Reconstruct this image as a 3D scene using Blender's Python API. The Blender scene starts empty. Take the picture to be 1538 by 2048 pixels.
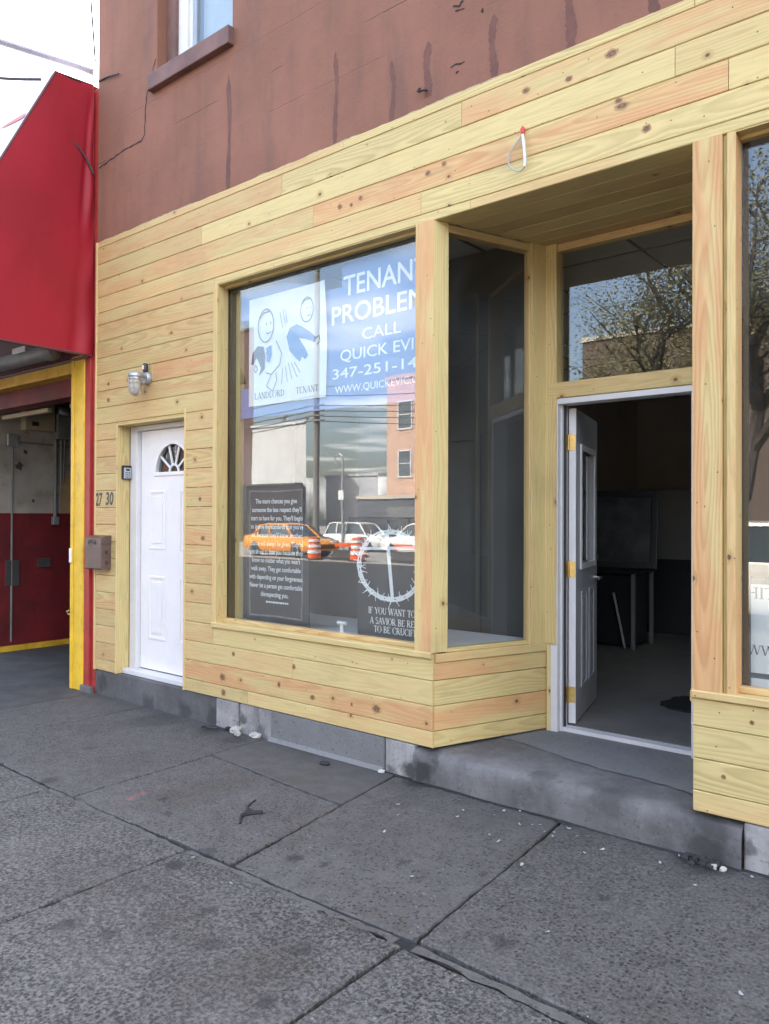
import bpy, bmesh, math, random
from mathutils import Vector, Matrix, Quaternion
R = math.radians
random.seed(11)
sc = bpy.context.scene
COL = sc.collection

# ---------------------------------------------------------------- camera
cam = bpy.data.cameras.new('camera')
cam.sensor_fit = 'HORIZONTAL'
cam.sensor_width = 36.0
cam.lens = 36.0 * 1560 / 1538
cam.clip_start = 0.05
cam.clip_end = 2000
camo = bpy.data.objects.new('camera', cam)
COL.objects.link(camo)
cr = Vector((0.77023346, 0.63775186, 0.00360369))
cu = Vector((0.00200612, -0.00807328, 0.9999654))
cw = Vector((-0.63775888, 0.77019958, 0.00749772))
M = Matrix((cr, cu, -cw)).transposed().to_4x4()
M.translation = Vector((0, -3.7, 1.56))
camo.matrix_world = M
sc.camera = camo

# ---------------------------------------------------------------- sky, sun, exposure
SUN_AZ, SUN_EL = -22.0, 47.0            # azimuth from +y towards +x
wd = bpy.data.worlds.new('World')
sc.world = wd
wd.use_nodes = True
nt = wd.node_tree
nt.nodes.clear()
wo = nt.nodes.new('ShaderNodeOutputWorld')
bg = nt.nodes.new('ShaderNodeBackground')
sky = nt.nodes.new('ShaderNodeTexSky')
sky.sky_type = 'NISHITA'
sky.sun_disc = False
sky.sun_elevation = R(SUN_EL)
sky.sun_rotation = R(SUN_AZ)
sky.air_density = 1.0
sky.dust_density = 4.5
sky.ozone_density = 0.3
bg.inputs['Strength'].default_value = 0.15
tc = nt.nodes.new('ShaderNodeTexCoord')
sx = nt.nodes.new('ShaderNodeSeparateXYZ')
nt.links.new(tc.outputs['Generated'], sx.inputs[0])
mz = nt.nodes.new('ShaderNodeMath'); mz.operation = 'MAXIMUM'; mz.inputs[1].default_value = 0.05
nt.links.new(sx.outputs['Z'], mz.inputs[0])
dv = nt.nodes.new('ShaderNodeVectorMath'); dv.operation = 'DIVIDE'
cb = nt.nodes.new('ShaderNodeCombineXYZ')
for k in range(3):
    nt.links.new(mz.outputs[0], cb.inputs[k])
nt.links.new(tc.outputs['Generated'], dv.inputs[0]); nt.links.new(cb.outputs[0], dv.inputs[1])
cn = nt.nodes.new('ShaderNodeTexNoise'); cn.inputs['Scale'].default_value = 0.55; cn.inputs['Detail'].default_value = 7
nt.links.new(dv.outputs[0], cn.inputs['Vector'])
crmp = nt.nodes.new('ShaderNodeValToRGB')
crmp.color_ramp.elements[0].position = 0.44; crmp.color_ramp.elements[0].color = (0, 0, 0, 1)
crmp.color_ramp.elements[1].position = 0.66; crmp.color_ramp.elements[1].color = (0.75, 0.75, 0.75, 1)
cy = nt.nodes.new('ShaderNodeMath'); cy.operation = 'MULTIPLY_ADD'; cy.inputs[1].default_value = 0.11   # more cloud towards the sun
nt.links.new(sx.outputs['Y'], cy.inputs[0]); nt.links.new(cn.outputs[0], cy.inputs[2])
nt.links.new(cy.outputs[0], crmp.inputs[0])
cmx = nt.nodes.new('ShaderNodeMix'); cmx.data_type = 'RGBA'
nt.links.new(crmp.outputs[0], cmx.inputs[0]); nt.links.new(sky.outputs[0], cmx.inputs[6])
cmx.inputs[7].default_value = (9.6, 9.3, 9.0, 1)
nt.links.new(cmx.outputs[2], bg.inputs['Color'])
nt.links.new(bg.outputs[0], wo.inputs['Surface'])

sl = bpy.data.lights.new('sun', 'SUN')
sl.energy = 3.0
sl.angle = R(0.53)
sl.color = (1.0, 0.95, 0.87)
so = bpy.data.objects.new('sun', sl)
COL.objects.link(so)
S = Vector((math.sin(R(SUN_AZ)) * math.cos(R(SUN_EL)), math.cos(R(SUN_AZ)) * math.cos(R(SUN_EL)), math.sin(R(SUN_EL))))
so.rotation_euler = S.to_track_quat('Z', 'Y').to_euler()
so.location = S * 60

sc.view_settings.view_transform = 'Standard'
sc.view_settings.look = 'None'
sc.view_settings.exposure = 2.9
sc.view_settings.gamma = 1.0
sc.render.engine = 'CYCLES'
sc.cycles.use_denoising = True
sc.cycles.max_bounces = 10
sc.cycles.diffuse_bounces = 6
sc.cycles.transparent_max_bounces = 16
sc.cycles.sample_clamp_indirect = 6.0
sc.cycles.caustics_reflective = False
sc.cycles.caustics_refractive = False

# ---------------------------------------------------------------- mesh helpers
def V(*a):
    return Vector(a)

class MB:
    """collects faces with uv (metres) and a tint colour, then links them as ONE mesh object"""
    def __init__(s):
        s.v = []; s.f = []; s.uv = []; s.t = []; s.m = []
    def face(s, pts, uv=None, tint=(0.2, 0.5, 0.5), mi=0):
        i = len(s.v)
        s.v.extend([tuple(p) for p in pts])
        s.f.append(tuple(range(i, i + len(pts))))
        if uv is None:
            uv = [(p[0] + p[1], p[2]) for p in pts]
        s.uv.append(uv); s.t.append(tint); s.m.append(mi)
    def box(s, x0, x1, y0, y1, z0, z1, mi=0, tint=(0.2, 0.5, 0.5)):
        c = [(x0, y0, z0), (x1, y0, z0), (x1, y1, z0), (x0, y1, z0), (x0, y0, z1), (x1, y0, z1), (x1, y1, z1), (x0, y1, z1)]
        for q in ((0, 3, 2, 1), (4, 5, 6, 7), (0, 1, 5, 4), (1, 2, 6, 5), (2, 3, 7, 6), (3, 0, 4, 7)):
            s.face([c[k] for k in q], None, tint, mi)
    def bbox(s, x0, x1, y0, y1, z0, z1, b=0.006, seg=2, mi=0):
        bm = bmesh.new()
        bmesh.ops.create_cube(bm, size=1)
        for v in bm.verts:
            v.co = Vector((x0 + (v.co.x + .5) * (x1 - x0), y0 + (v.co.y + .5) * (y1 - y0), z0 + (v.co.z + .5) * (z1 - z0)))
        bmesh.ops.bevel(bm, geom=bm.edges[:] + bm.verts[:], offset=b, segments=seg, affect='EDGES', profile=0.6)
        s.add_bm(bm, mi)
    def add_bm(s, bm, mi=0, mat=None):
        for f in bm.faces:
            s.face([(mat @ v.co) if mat else v.co.copy() for v in f.verts], None, (0.2, 0.5, 0.5), mi)
        bm.free()
    def plank(s, O, U, W, N, L, Wd, T, tint=0.2, ch=0.003, endch=0.001, bright=None):
        O, U, W, N = Vector(O), Vector(U).normalized(), Vector(W).normalized(), Vector(N).normalized()
        sd = random.random()
        br = random.uniform(0.38, 0.62) if bright is None else bright
        t = (tint, br, sd)
        ou = random.uniform(-9, 9); ov = random.uniform(-0.16, 0.03)
        def P(u, v, d):
            return O + U * u + W * v - N * d
        def F(q):
            pts = [P(*k) for k in q]
            s.face(pts, [(k[0] + ou, k[1] + ov - k[2] * 0.7) for k in q], t)
        e, c = endch, ch
        F([(e, c, 0), (L - e, c, 0), (L - e, Wd - c, 0), (e, Wd - c, 0)])
        F([(0, 0, c), (L, 0, c), (L - e, c, 0), (e, c, 0)])
        F([(e, Wd - c, 0), (L - e, Wd - c, 0), (L, Wd, c), (0, Wd, c)])
        F([(0, 0, c), (e, c, 0), (e, Wd - c, 0), (0, Wd, c)])
        F([(L - e, c, 0), (L, 0, c), (L, Wd, c), (L - e, Wd - c, 0)])
        F([(0, 0, T), (L, 0, T), (L, 0, c), (0, 0, c)])
        F([(0, Wd, c), (L, Wd, c), (L, Wd, T), (0, Wd, T)])
        F([(0, 0, T), (0, 0, c), (0, Wd, c), (0, Wd, T)])
        F([(L, 0, c), (L, 0, T), (L, Wd, T), (L, Wd, c)])
        F([(0, Wd, T), (L, Wd, T), (L, 0, T), (0, 0, T)])
    def prism(s, poly, z0, z1, tints=None, ch=0.003):
        """vertical wooden post: polygon listed anticlockwise from above; each side gets its own grain and a small arris"""
        n = len(poly)
        cx = sum(p[0] for p in poly) / n; cy = sum(p[1] for p in poly) / n
        for k in range(n):
            a = Vector((poly[k][0], poly[k][1], 0)); b = Vector((poly[(k + 1) % n][0], poly[(k + 1) % n][1], 0))
            L = (b - a).length
            if L < 1e-4: continue
            d = (b - a) / L
            tt = (tints[k] if tints else 0.3, random.uniform(0.42, 0.58), random.random())
            ou = random.uniform(-9, 9); ov = random.uniform(-0.12, 0.02)
            a2 = a + d * ch; b2 = b - d * ch
            s.face([a2 + V(0, 0, z0), b2 + V(0, 0, z0), b2 + V(0, 0, z1), a2 + V(0, 0, z1)],
                   [(z0 + ou, ov), (z0 + ou, ov + L), (z1 + ou, ov + L), (z1 + ou, ov)], tt)
            # arris to the next side
            c = Vector((poly[(k + 2) % n][0], poly[(k + 2) % n][1], 0))
            e = b + (c - b).normalized() * ch
            s.face([b2 + V(0, 0, z0), e + V(0, 0, z0), e + V(0, 0, z1), b2 + V(0, 0, z1)],
                   [(z0 + ou, ov + L), (z0 + ou, ov + L + .004), (z1 + ou, ov + L + .004), (z1 + ou, ov + L)], tt)
        s.face([(p[0], p[1], z1) for p in poly], [(p[0] * .2, p[1]) for p in poly], (0.2, .5, .3))
        s.face([(p[0], p[1], z0) for p in reversed(poly)], [(p[0] * .2, p[1]) for p in reversed(poly)], (0.2, .5, .3))
    def tube(s, pts, r, seg=10, mi=0, caps=True):
        pts = [Vector(p) for p in pts]
        rr = r if isinstance(r, (list, tuple)) else [r] * len(pts)
        rings = []
        up = Vector((0, 0, 1))
        for k, p in enumerate(pts):
            d = (pts[min(k + 1, len(pts) - 1)] - pts[max(k - 1, 0)]).normalized()
            a = d.cross(up)
            if a.length < 1e-3: a = d.cross(Vector((1, 0, 0)))
            a.normalize(); b = d.cross(a).normalized()
            rings.append([p + (a * math.cos(2 * math.pi * j / seg) + b * math.sin(2 * math.pi * j / seg)) * rr[k] for j in range(seg)])
        s.loft(rings, mi, caps)
    def loft(s, rings, mi=0, caps=True, closed=True):
        base = len(s.v)
        n = len(rings[0])
        for r in rings:
            s.v.extend([tuple(p) for p in r])
        def add(idx):
            s.f.append(tuple(idx)); s.uv.append([(s.v[i][0] + s.v[i][1], s.v[i][2]) for i in idx]); s.t.append((0.2, .5, .5)); s.m.append(mi)
        for k in range(len(rings) - 1):
            for j in range(n if closed else n - 1):
                j2 = (j + 1) % n
                add([base + k * n + j, base + k * n + j2, base + (k + 1) * n + j2, base + (k + 1) * n + j])
        if caps:
            add([base + j for j in reversed(range(n))])
            add([base + (len(rings) - 1) * n + j for j in range(n)])
    def lathe(s, prof, c, axis='z', seg=20, mi=0, caps=True):
        c = Vector(c)
        rings = []
        for r, h in prof:
            ring = []
            for j in range(seg):
                a = 2 * math.pi * j / seg
                if axis == 'z': ring.append(c + V(r * math.cos(a), r * math.sin(a), h))
                elif axis == 'y': ring.append(c + V(r * math.cos(a), h, r * math.sin(a)))
                else: ring.append(c + V(h, r * math.cos(a), r * math.sin(a)))
            rings.append(ring)
        s.loft(rings, mi, caps)
    def build(s, name, mats, parent=None, smooth=False, loc=None, merge=False):
        me = bpy.data.meshes.new(name)
        me.from_pydata(s.v, [], s.f)
        me.uv_layers.new(name='UVMap')
        me.color_attributes.new('tint', 'FLOAT_COLOR', 'CORNER')
        fu = []; fc = []
        for fi, f in enumerate(s.f):
            t = s.t[fi]
            for j in range(len(f)):
                fu.extend(s.uv[fi][j]); fc.extend((t[0], t[1], t[2], 1.0))
        me.uv_layers['UVMap'].data.foreach_set('uv', fu)
        me.color_attributes['tint'].data.foreach_set('color', fc)
        me.polygons.foreach_set('material_index', s.m)
        if smooth:
            me.polygons.foreach_set('use_smooth', [True] * len(me.polygons))
        me.update()
        bm = bmesh.new(); bm.from_mesh(me)
        if merge: bmesh.ops.remove_doubles(bm, verts=bm.verts, dist=1e-5)
        bmesh.ops.recalc_face_normals(bm, faces=bm.faces)
        bm.to_mesh(me); bm.free()
        if smooth:
            try: me.set_sharp_from_angle(angle=R(38))
            except Exception: pass
        for m in (mats if isinstance(mats, (list, tuple)) else [mats]):
            me.materials.append(m)
        o = bpy.data.objects.new(name, me)
        COL.objects.link(o)
        if parent:
            o.parent = parent
            o.matrix_parent_inverse = Matrix.Translation(parent.location).inverted() if parent.type == 'EMPTY' and parent.parent is None else Matrix.Identity(4)
        return o

def tag(o, label=None, cat=None, group=None, kind=None):
    if label: o['label'] = label
    if cat: o['category'] = cat
    if group: o['group'] = group
    if kind: o['kind'] = kind
    return o

def thing(name, label, cat, loc=(0, 0, 0), group=None):
    o = bpy.data.objects.new(name, None)
    o.empty_display_size = 0.1
    o.location = loc
    COL.objects.link(o)
    return tag(o, label, cat, group)

def copy_tree(o, parent=None):
    c = o.copy()
    for k in list(o.children):
        pass
    COL.objects.link(c)
    if parent: c.parent = parent
    for ch in o.children:
        copy_tree(ch, c)
    return c

# ---------------------------------------------------------------- materials
class NT:
    def __init__(s, name):
        s.mat = bpy.data.materials.new(name)
        s.mat.use_nodes = True
        s.t = s.mat.node_tree
        s.b = s.t.nodes['Principled BSDF']
        s.out = s.t.nodes['Material Output']
    def n(s, kind, **kw):
        x = s.t.nodes.new('ShaderNode' + kind)
        for k, v in kw.items():
            if hasattr(x, k): setattr(x, k, v)
            else: x.inputs[k.replace('_', ' ')].default_value = v
        return x
    def l(s, a, b):
        s.t.links.new(a, b)
    def val(s, x):
        return x
    def math(s, op, a, b=None, clamp=False):
        x = s.t.nodes.new('ShaderNodeMath'); x.operation = op; x.use_clamp = clamp
        for i, q in enumerate((a, b)):
            if q is None: continue
            if isinstance(q, (int, float)): x.inputs[i].default_value = q
            else: s.l(q, x.inputs[i])
        return x.outputs[0]
    def ramp(s, a, p0, p1, c0=(0, 0, 0, 1), c1=(1, 1, 1, 1)):
        x = s.t.nodes.new('ShaderNodeValToRGB')
        x.color_ramp.elements[0].position = p0; x.color_ramp.elements[0].color = c0
        x.color_ramp.elements[1].position = p1; x.color_ramp.elements[1].color = c1
        s.l(a, x.inputs[0]); return x.outputs[0]
    def smooth(s, a, lo, hi, to0=0.0, to1=1.0):
        x = s.t.nodes.new('ShaderNodeMapRange'); x.interpolation_type = 'SMOOTHSTEP'
        s.l(a, x.inputs[0]); x.inputs[1].default_value = lo; x.inputs[2].default_value = hi
        x.inputs[3].default_value = to0; x.inputs[4].default_value = to1
        return x.outputs[0]
    def mix(s, f, a, b, mode='MIX'):
        x = s.t.nodes.new('ShaderNodeMix'); x.data_type = 'RGBA'; x.blend_type = mode
        for i, q in ((0, f), (6, a), (7, b)):
            if isinstance(q, (int, float)): x.inputs[i].default_value = q
            elif isinstance(q, tuple): x.inputs[i].default_value = q if len(q) == 4 else (*q, 1)
            else: s.l(q, x.inputs[i])
        return x.outputs[2]
    def noise(s, vec, scale, detail=4, rough=0.55, dist=0.0):
        x = s.t.nodes.new('ShaderNodeTexNoise')
        x.inputs['Scale'].default_value = scale; x.inputs['Detail'].default_value = detail
        x.inputs['Roughness'].default_value = rough; x.inputs['Distortion'].default_value = dist
        if vec is not None: s.l(vec, x.inputs['Vector'])
        return x.outputs[0]
    def pos(s):
        g = s.t.nodes.new('ShaderNodeNewGeometry'); return g.outputs['Position']
    def obj(s):
        g = s.t.nodes.new('ShaderNodeTexCoord'); return g.outputs['Object']
    def scale(s, vec, sc3):
        x = s.t.nodes.new('ShaderNodeVectorMath'); x.operation = 'MULTIPLY'
        s.l(vec, x.inputs[0]); x.inputs[1].default_value = sc3; return x.outputs[0]
    def bump(s, h, strength, dist):
        x = s.t.nodes.new('ShaderNodeBump'); x.inputs['Strength'].default_value = strength; x.inputs['Distance'].default_value = dist
        s.l(h, x.inputs['Height']); s.l(x.outputs[0], s.b.inputs['Normal'])

def paint(name, rgb, rough=0.5, var=0.12, scale=5.0, metal=0.0, bump=0.0, bscale=60, spec=0.5, dirt=0.0, dirtcol=(0.05, 0.045, 0.04), coat=0.0):
    m = NT(name)
    p = m.obj()
    n1 = m.noise(p, scale, 5)
    d = tuple(c * (1 - var) for c in rgb); h = tuple(min(1, c * (1 + var)) for c in rgb)
    c = m.mix(m.smooth(n1, 0.3, 0.7), d, h)
    if dirt > 0:
        n2 = m.noise(p, scale * 2.3, 8, 0.65)
        c = m.mix(m.math('MULTIPLY', m.smooth(n2, 0.5, 0.72), dirt), c, dirtcol)
    m.l(c, m.b.inputs['Base Color'])
    rr = m.math('ADD', m.math('MULTIPLY', m.noise(p, scale * 3, 3), 0.2), rough - 0.1)
    m.l(rr, m.b.inputs['Roughness'])
    m.b.inputs['Metallic'].default_value = metal
    m.b.inputs['Specular IOR Level'].default_value = spec
    if coat: m.b.inputs['Coat Weight'].default_value = coat; m.b.inputs['Coat Roughness'].default_value = 0.05
    if bump > 0:
        m.bump(m.noise(p, bscale, 4), bump, 0.004)
    return m.mat

def make_wood(name='pine_wood', dark=1.0):
    m = NT(name)
    uv = m.t.nodes.new('ShaderNodeUVMap'); uv.uv_map = 'UVMap'
    at = m.t.nodes.new('ShaderNodeAttribute'); at.attribute_name = 'tint'
    st = m.t.nodes.new('ShaderNodeSeparateColor'); m.l(at.outputs['Color'], st.inputs[0])
    tint, bright, seed = st.outputs[0], st.outputs[1], st.outputs[2]
    su = m.t.nodes.new('ShaderNodeSeparateXYZ'); m.l(uv.outputs[0], su.inputs[0])
    u, v = su.outputs[0], su.outputs[1]
    sd = m.math('MULTIPLY', seed, 37.0)
    def vec(a, b):
        c = m.t.nodes.new('ShaderNodeCombineXYZ')
        m.l(m.math('MULTIPLY', u, a), c.inputs[0]); m.l(m.math('MULTIPLY', v, b), c.inputs[1]); m.l(sd, c.inputs[2])
        return c.outputs[0]
    # knots
    vor = m.t.nodes.new('ShaderNodeTexVoronoi'); vor.voronoi_dimensions = '2D'; vor.feature = 'F1'; vor.inputs['Scale'].default_value = 1.0; vor.inputs['Randomness'].default_value = 1.0
    vk = vec(3.0, 3.7); m.l(vk, vor.inputs['Vector'])
    sk = m.t.nodes.new('ShaderNodeSeparateColor'); m.l(vor.outputs['Color'], sk.inputs[0])
    sel = m.math('GREATER_THAN', sk.outputs[0], 0.62)
    ksz = m.math('ADD', m.math('MULTIPLY', m.math('POWER', sk.outputs[1], 2.0), 0.040), 0.012)
    kd = m.math('DIVIDE', m.math('ADD', vor.outputs['Distance'], m.math('MULTIPLY', m.math('SUBTRACT', m.noise(vec(60, 60), 1, 2), .5), 0.02)), ksz)
    knot = m.math('MULTIPLY', m.smooth(kd, 0.55, 1.15, 1, 0), sel)
    halo = m.math('MULTIPLY', m.smooth(kd, 0.8, 3.6, 1, 0), sel)
    # annual rings
    warp = m.math('MULTIPLY', m.math('SUBTRACT', m.noise(vec(0.9, 5.0), 1, 3), 0.5), 0.085)
    uo = m.math('ADD', u, m.math('MULTIPLY', m.math('SUBTRACT', seed, .5), 6.0))
    um = m.math('SUBTRACT', m.math('MODULO', m.math('ADD', uo, 40.0), 2.2), 1.1)
    a = m.math('MULTIPLY', um, 0.065)
    vv = m.math('ADD', v, warp)
    rad = m.math('SQRT', m.math('ADD', m.math('MULTIPLY', a, a), m.math('MULTIPLY', vv, vv)))
    rad = m.math('ADD', rad, m.math('MULTIPLY', halo, 0.012))
    ph = m.math('FRACT', m.math('ADD', m.math('MULTIPLY', rad, 58.0), m.math('MULTIPLY', m.noise(vec(6, 30), 1, 2), .5)))
    ring = m.math('MULTIPLY', m.smooth(ph, 0.15, 0.80), m.smooth(ph, 0.82, 1.0, 1, 0))
    amp = m.math('ADD', 0.22, m.math('MULTIPLY', m.math('POWER', m.math('FRACT', m.math('MULTIPLY', seed, 7.31)), 1.6), 0.62))
    fib = m.noise(vec(5.0, 260.0), 1, 3)
    blot = m.noise(vec(1.3, 9.0), 1, 3)
    # colours
    orf = m.math('ADD', m.math('MULTIPLY', tint, m.smooth(blot, 0.34, 0.60, .22, 1.15)), m.math('MULTIPLY', m.math('SUBTRACT', blot, 0.5), 0.42), clamp=True)
    base = m.mix(orf, (0.625 * dark, 0.502 * dark, 0.226 * dark), (0.610 * dark, 0.365 * dark, 0.165 * dark))
    late = m.mix(orf, (0.42 * dark, 0.325 * dark, 0.125 * dark), (0.47 * dark, 0.225 * dark, 0.090 * dark))
    amt = m.math('MULTIPLY', m.math('MULTIPLY', ring, amp), m.math('ADD', 0.30, m.math('MULTIPLY', m.noise(vec(0.8, 6), 1, 2), 0.9)))
    c = m.mix(amt, base, late)
    c = m.mix(m.math('MULTIPLY', m.math('SUBTRACT', fib, 0.45), 0.6, clamp=True), c, late)
    mot = m.noise(vec(2.4, 42.0), 1, 5, .65)
    c = m.mix(m.math('MULTIPLY', m.smooth(mot, .48, .72), 0.45), c, late)
    mot2 = m.noise(vec(14.0, 26.0), 1, 5, .7)
    c = m.mix(m.math('MULTIPLY', m.smooth(mot2, .56, .78), 0.22), c, (0.33 * dark, 0.26 * dark, 0.12 * dark))
    # green treatment stains
    gs = m.smooth(m.noise(vec(3.0, 16.0), 1, 4), 0.60, 0.78)
    c = m.mix(m.math('MULTIPLY', gs, 0.40), c, (0.30 * dark, 0.29 * dark, 0.13 * dark))
    c = m.mix(m.math('MULTIPLY', halo, 0.45), c, (0.36 * dark, 0.19 * dark, 0.07 * dark))
    c = m.mix(m.math('MULTIPLY', knot, 0.9), c, (0.105 * dark, 0.05 * dark, 0.022 * dark))
    # screw heads
    vs = m.t.nodes.new('ShaderNodeTexVoronoi'); vs.voronoi_dimensions = '2D'; vs.inputs['Scale'].default_value = 1.0
    m.l(vec(7.0, 7.0), vs.inputs['Vector'])
    ss = m.t.nodes.new('ShaderNodeSeparateColor'); m.l(vs.outputs['Color'], ss.inputs[0])
    scr = m.math('MULTIPLY', m.math('GREATER_THAN', ss.outputs[0], 0.72), m.math('LESS_THAN', vs.outputs['Distance'], 0.026))
    c = m.mix(m.math('MULTIPLY', scr, 0.85), c, (0.05, 0.035, 0.025))
    br = m.math('ADD', m.math('MULTIPLY', bright, 0.42), 0.79)
    mul = m.t.nodes.new('ShaderNodeVectorMath'); mul.operation = 'SCALE'
    m.l(c, mul.inputs[0]); m.l(br, mul.inputs['Scale'])
    # grime: soft large marks
    gr = m.smooth(m.noise(m.pos(), 2.1, 6, 0.62), 0.52, 0.8)
    cc = m.mix(m.math('MULTIPLY', gr, 0.22), mul.outputs[0], (0.16, 0.13, 0.08))
    m.l(cc, m.b.inputs['Base Color'])
    m.b.inputs['Roughness'].default_value = 0.62
    m.b.inputs['Specular IOR Level'].default_value = 0.35
    h = m.math('ADD', m.math('MULTIPLY', ring, -0.5), fib)
    m.bump(h, 0.25, 0.0012)
    return m.mat

def make_stucco():
    m = NT('brown_stucco')
    p = m.pos()
    n = m.noise(p, 1.1, 6, 0.6)
    c = m.mix(m.smooth(n, 0.3, 0.7), (0.210, 0.098, 0.064), (0.268, 0.124, 0.081))
    n2 = m.noise(m.scale(p, (2.6, 1, 0.55)), 1.6, 6, 0.6)          # vertical grime runs
    c = m.mix(m.math('MULTIPLY', m.smooth(n2, 0.46, 0.74), 0.48), c, (0.120, 0.072, 0.058))
    n3 = m.noise(p, 14, 6, 0.7)
    c = m.mix(m.math('MULTIPLY', m.smooth(n3, 0.55, 0.8), 0.3), c, (0.27, 0.145, 0.105))
    # score lines in the render coat
    sp = m.t.nodes.new('ShaderNodeSeparateXYZ'); m.l(p, sp.inputs[0])
    wob = m.math('MULTIPLY', m.math('SUBTRACT', m.noise(p, 2.0, 3), .5), 0.03)
    zz = m.math('ADD', sp.outputs[2], wob)
    msk = None
    for z0 in (4.705, 4.99, 4.43):
        d = m.math('ABSOLUTE', m.math('SUBTRACT', zz, z0))
        k = m.smooth(d, 0.001, 0.007, 0.55 if z0 == 4.705 else 0.22, 0)
        msk = k if msk is None else m.math('MAXIMUM', msk, k)
    brk = m.smooth(m.noise(p, 3.1, 3), 0.42, 0.55)
    msk = m.math('MULTIPLY', msk, brk)
    c = m.mix(msk, c, (0.08, 0.045, 0.04))
    m.l(c, m.b.inputs['Base Color'])
    m.b.inputs['Roughness'].default_value = 0.8
    m.b.inputs['Specular IOR Level'].default_value = 0.3
    h = m.math('ADD', m.math('MULTIPLY', m.noise(p, 55, 5, .65), 1.0), m.math('MULTIPLY', m.noise(p, 7, 3), 2.0))
    h = m.math('SUBTRACT', h, m.math('MULTIPLY', msk, 3.0))
    m.bump(h, 0.5, 0.004)
    return m.mat

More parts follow.
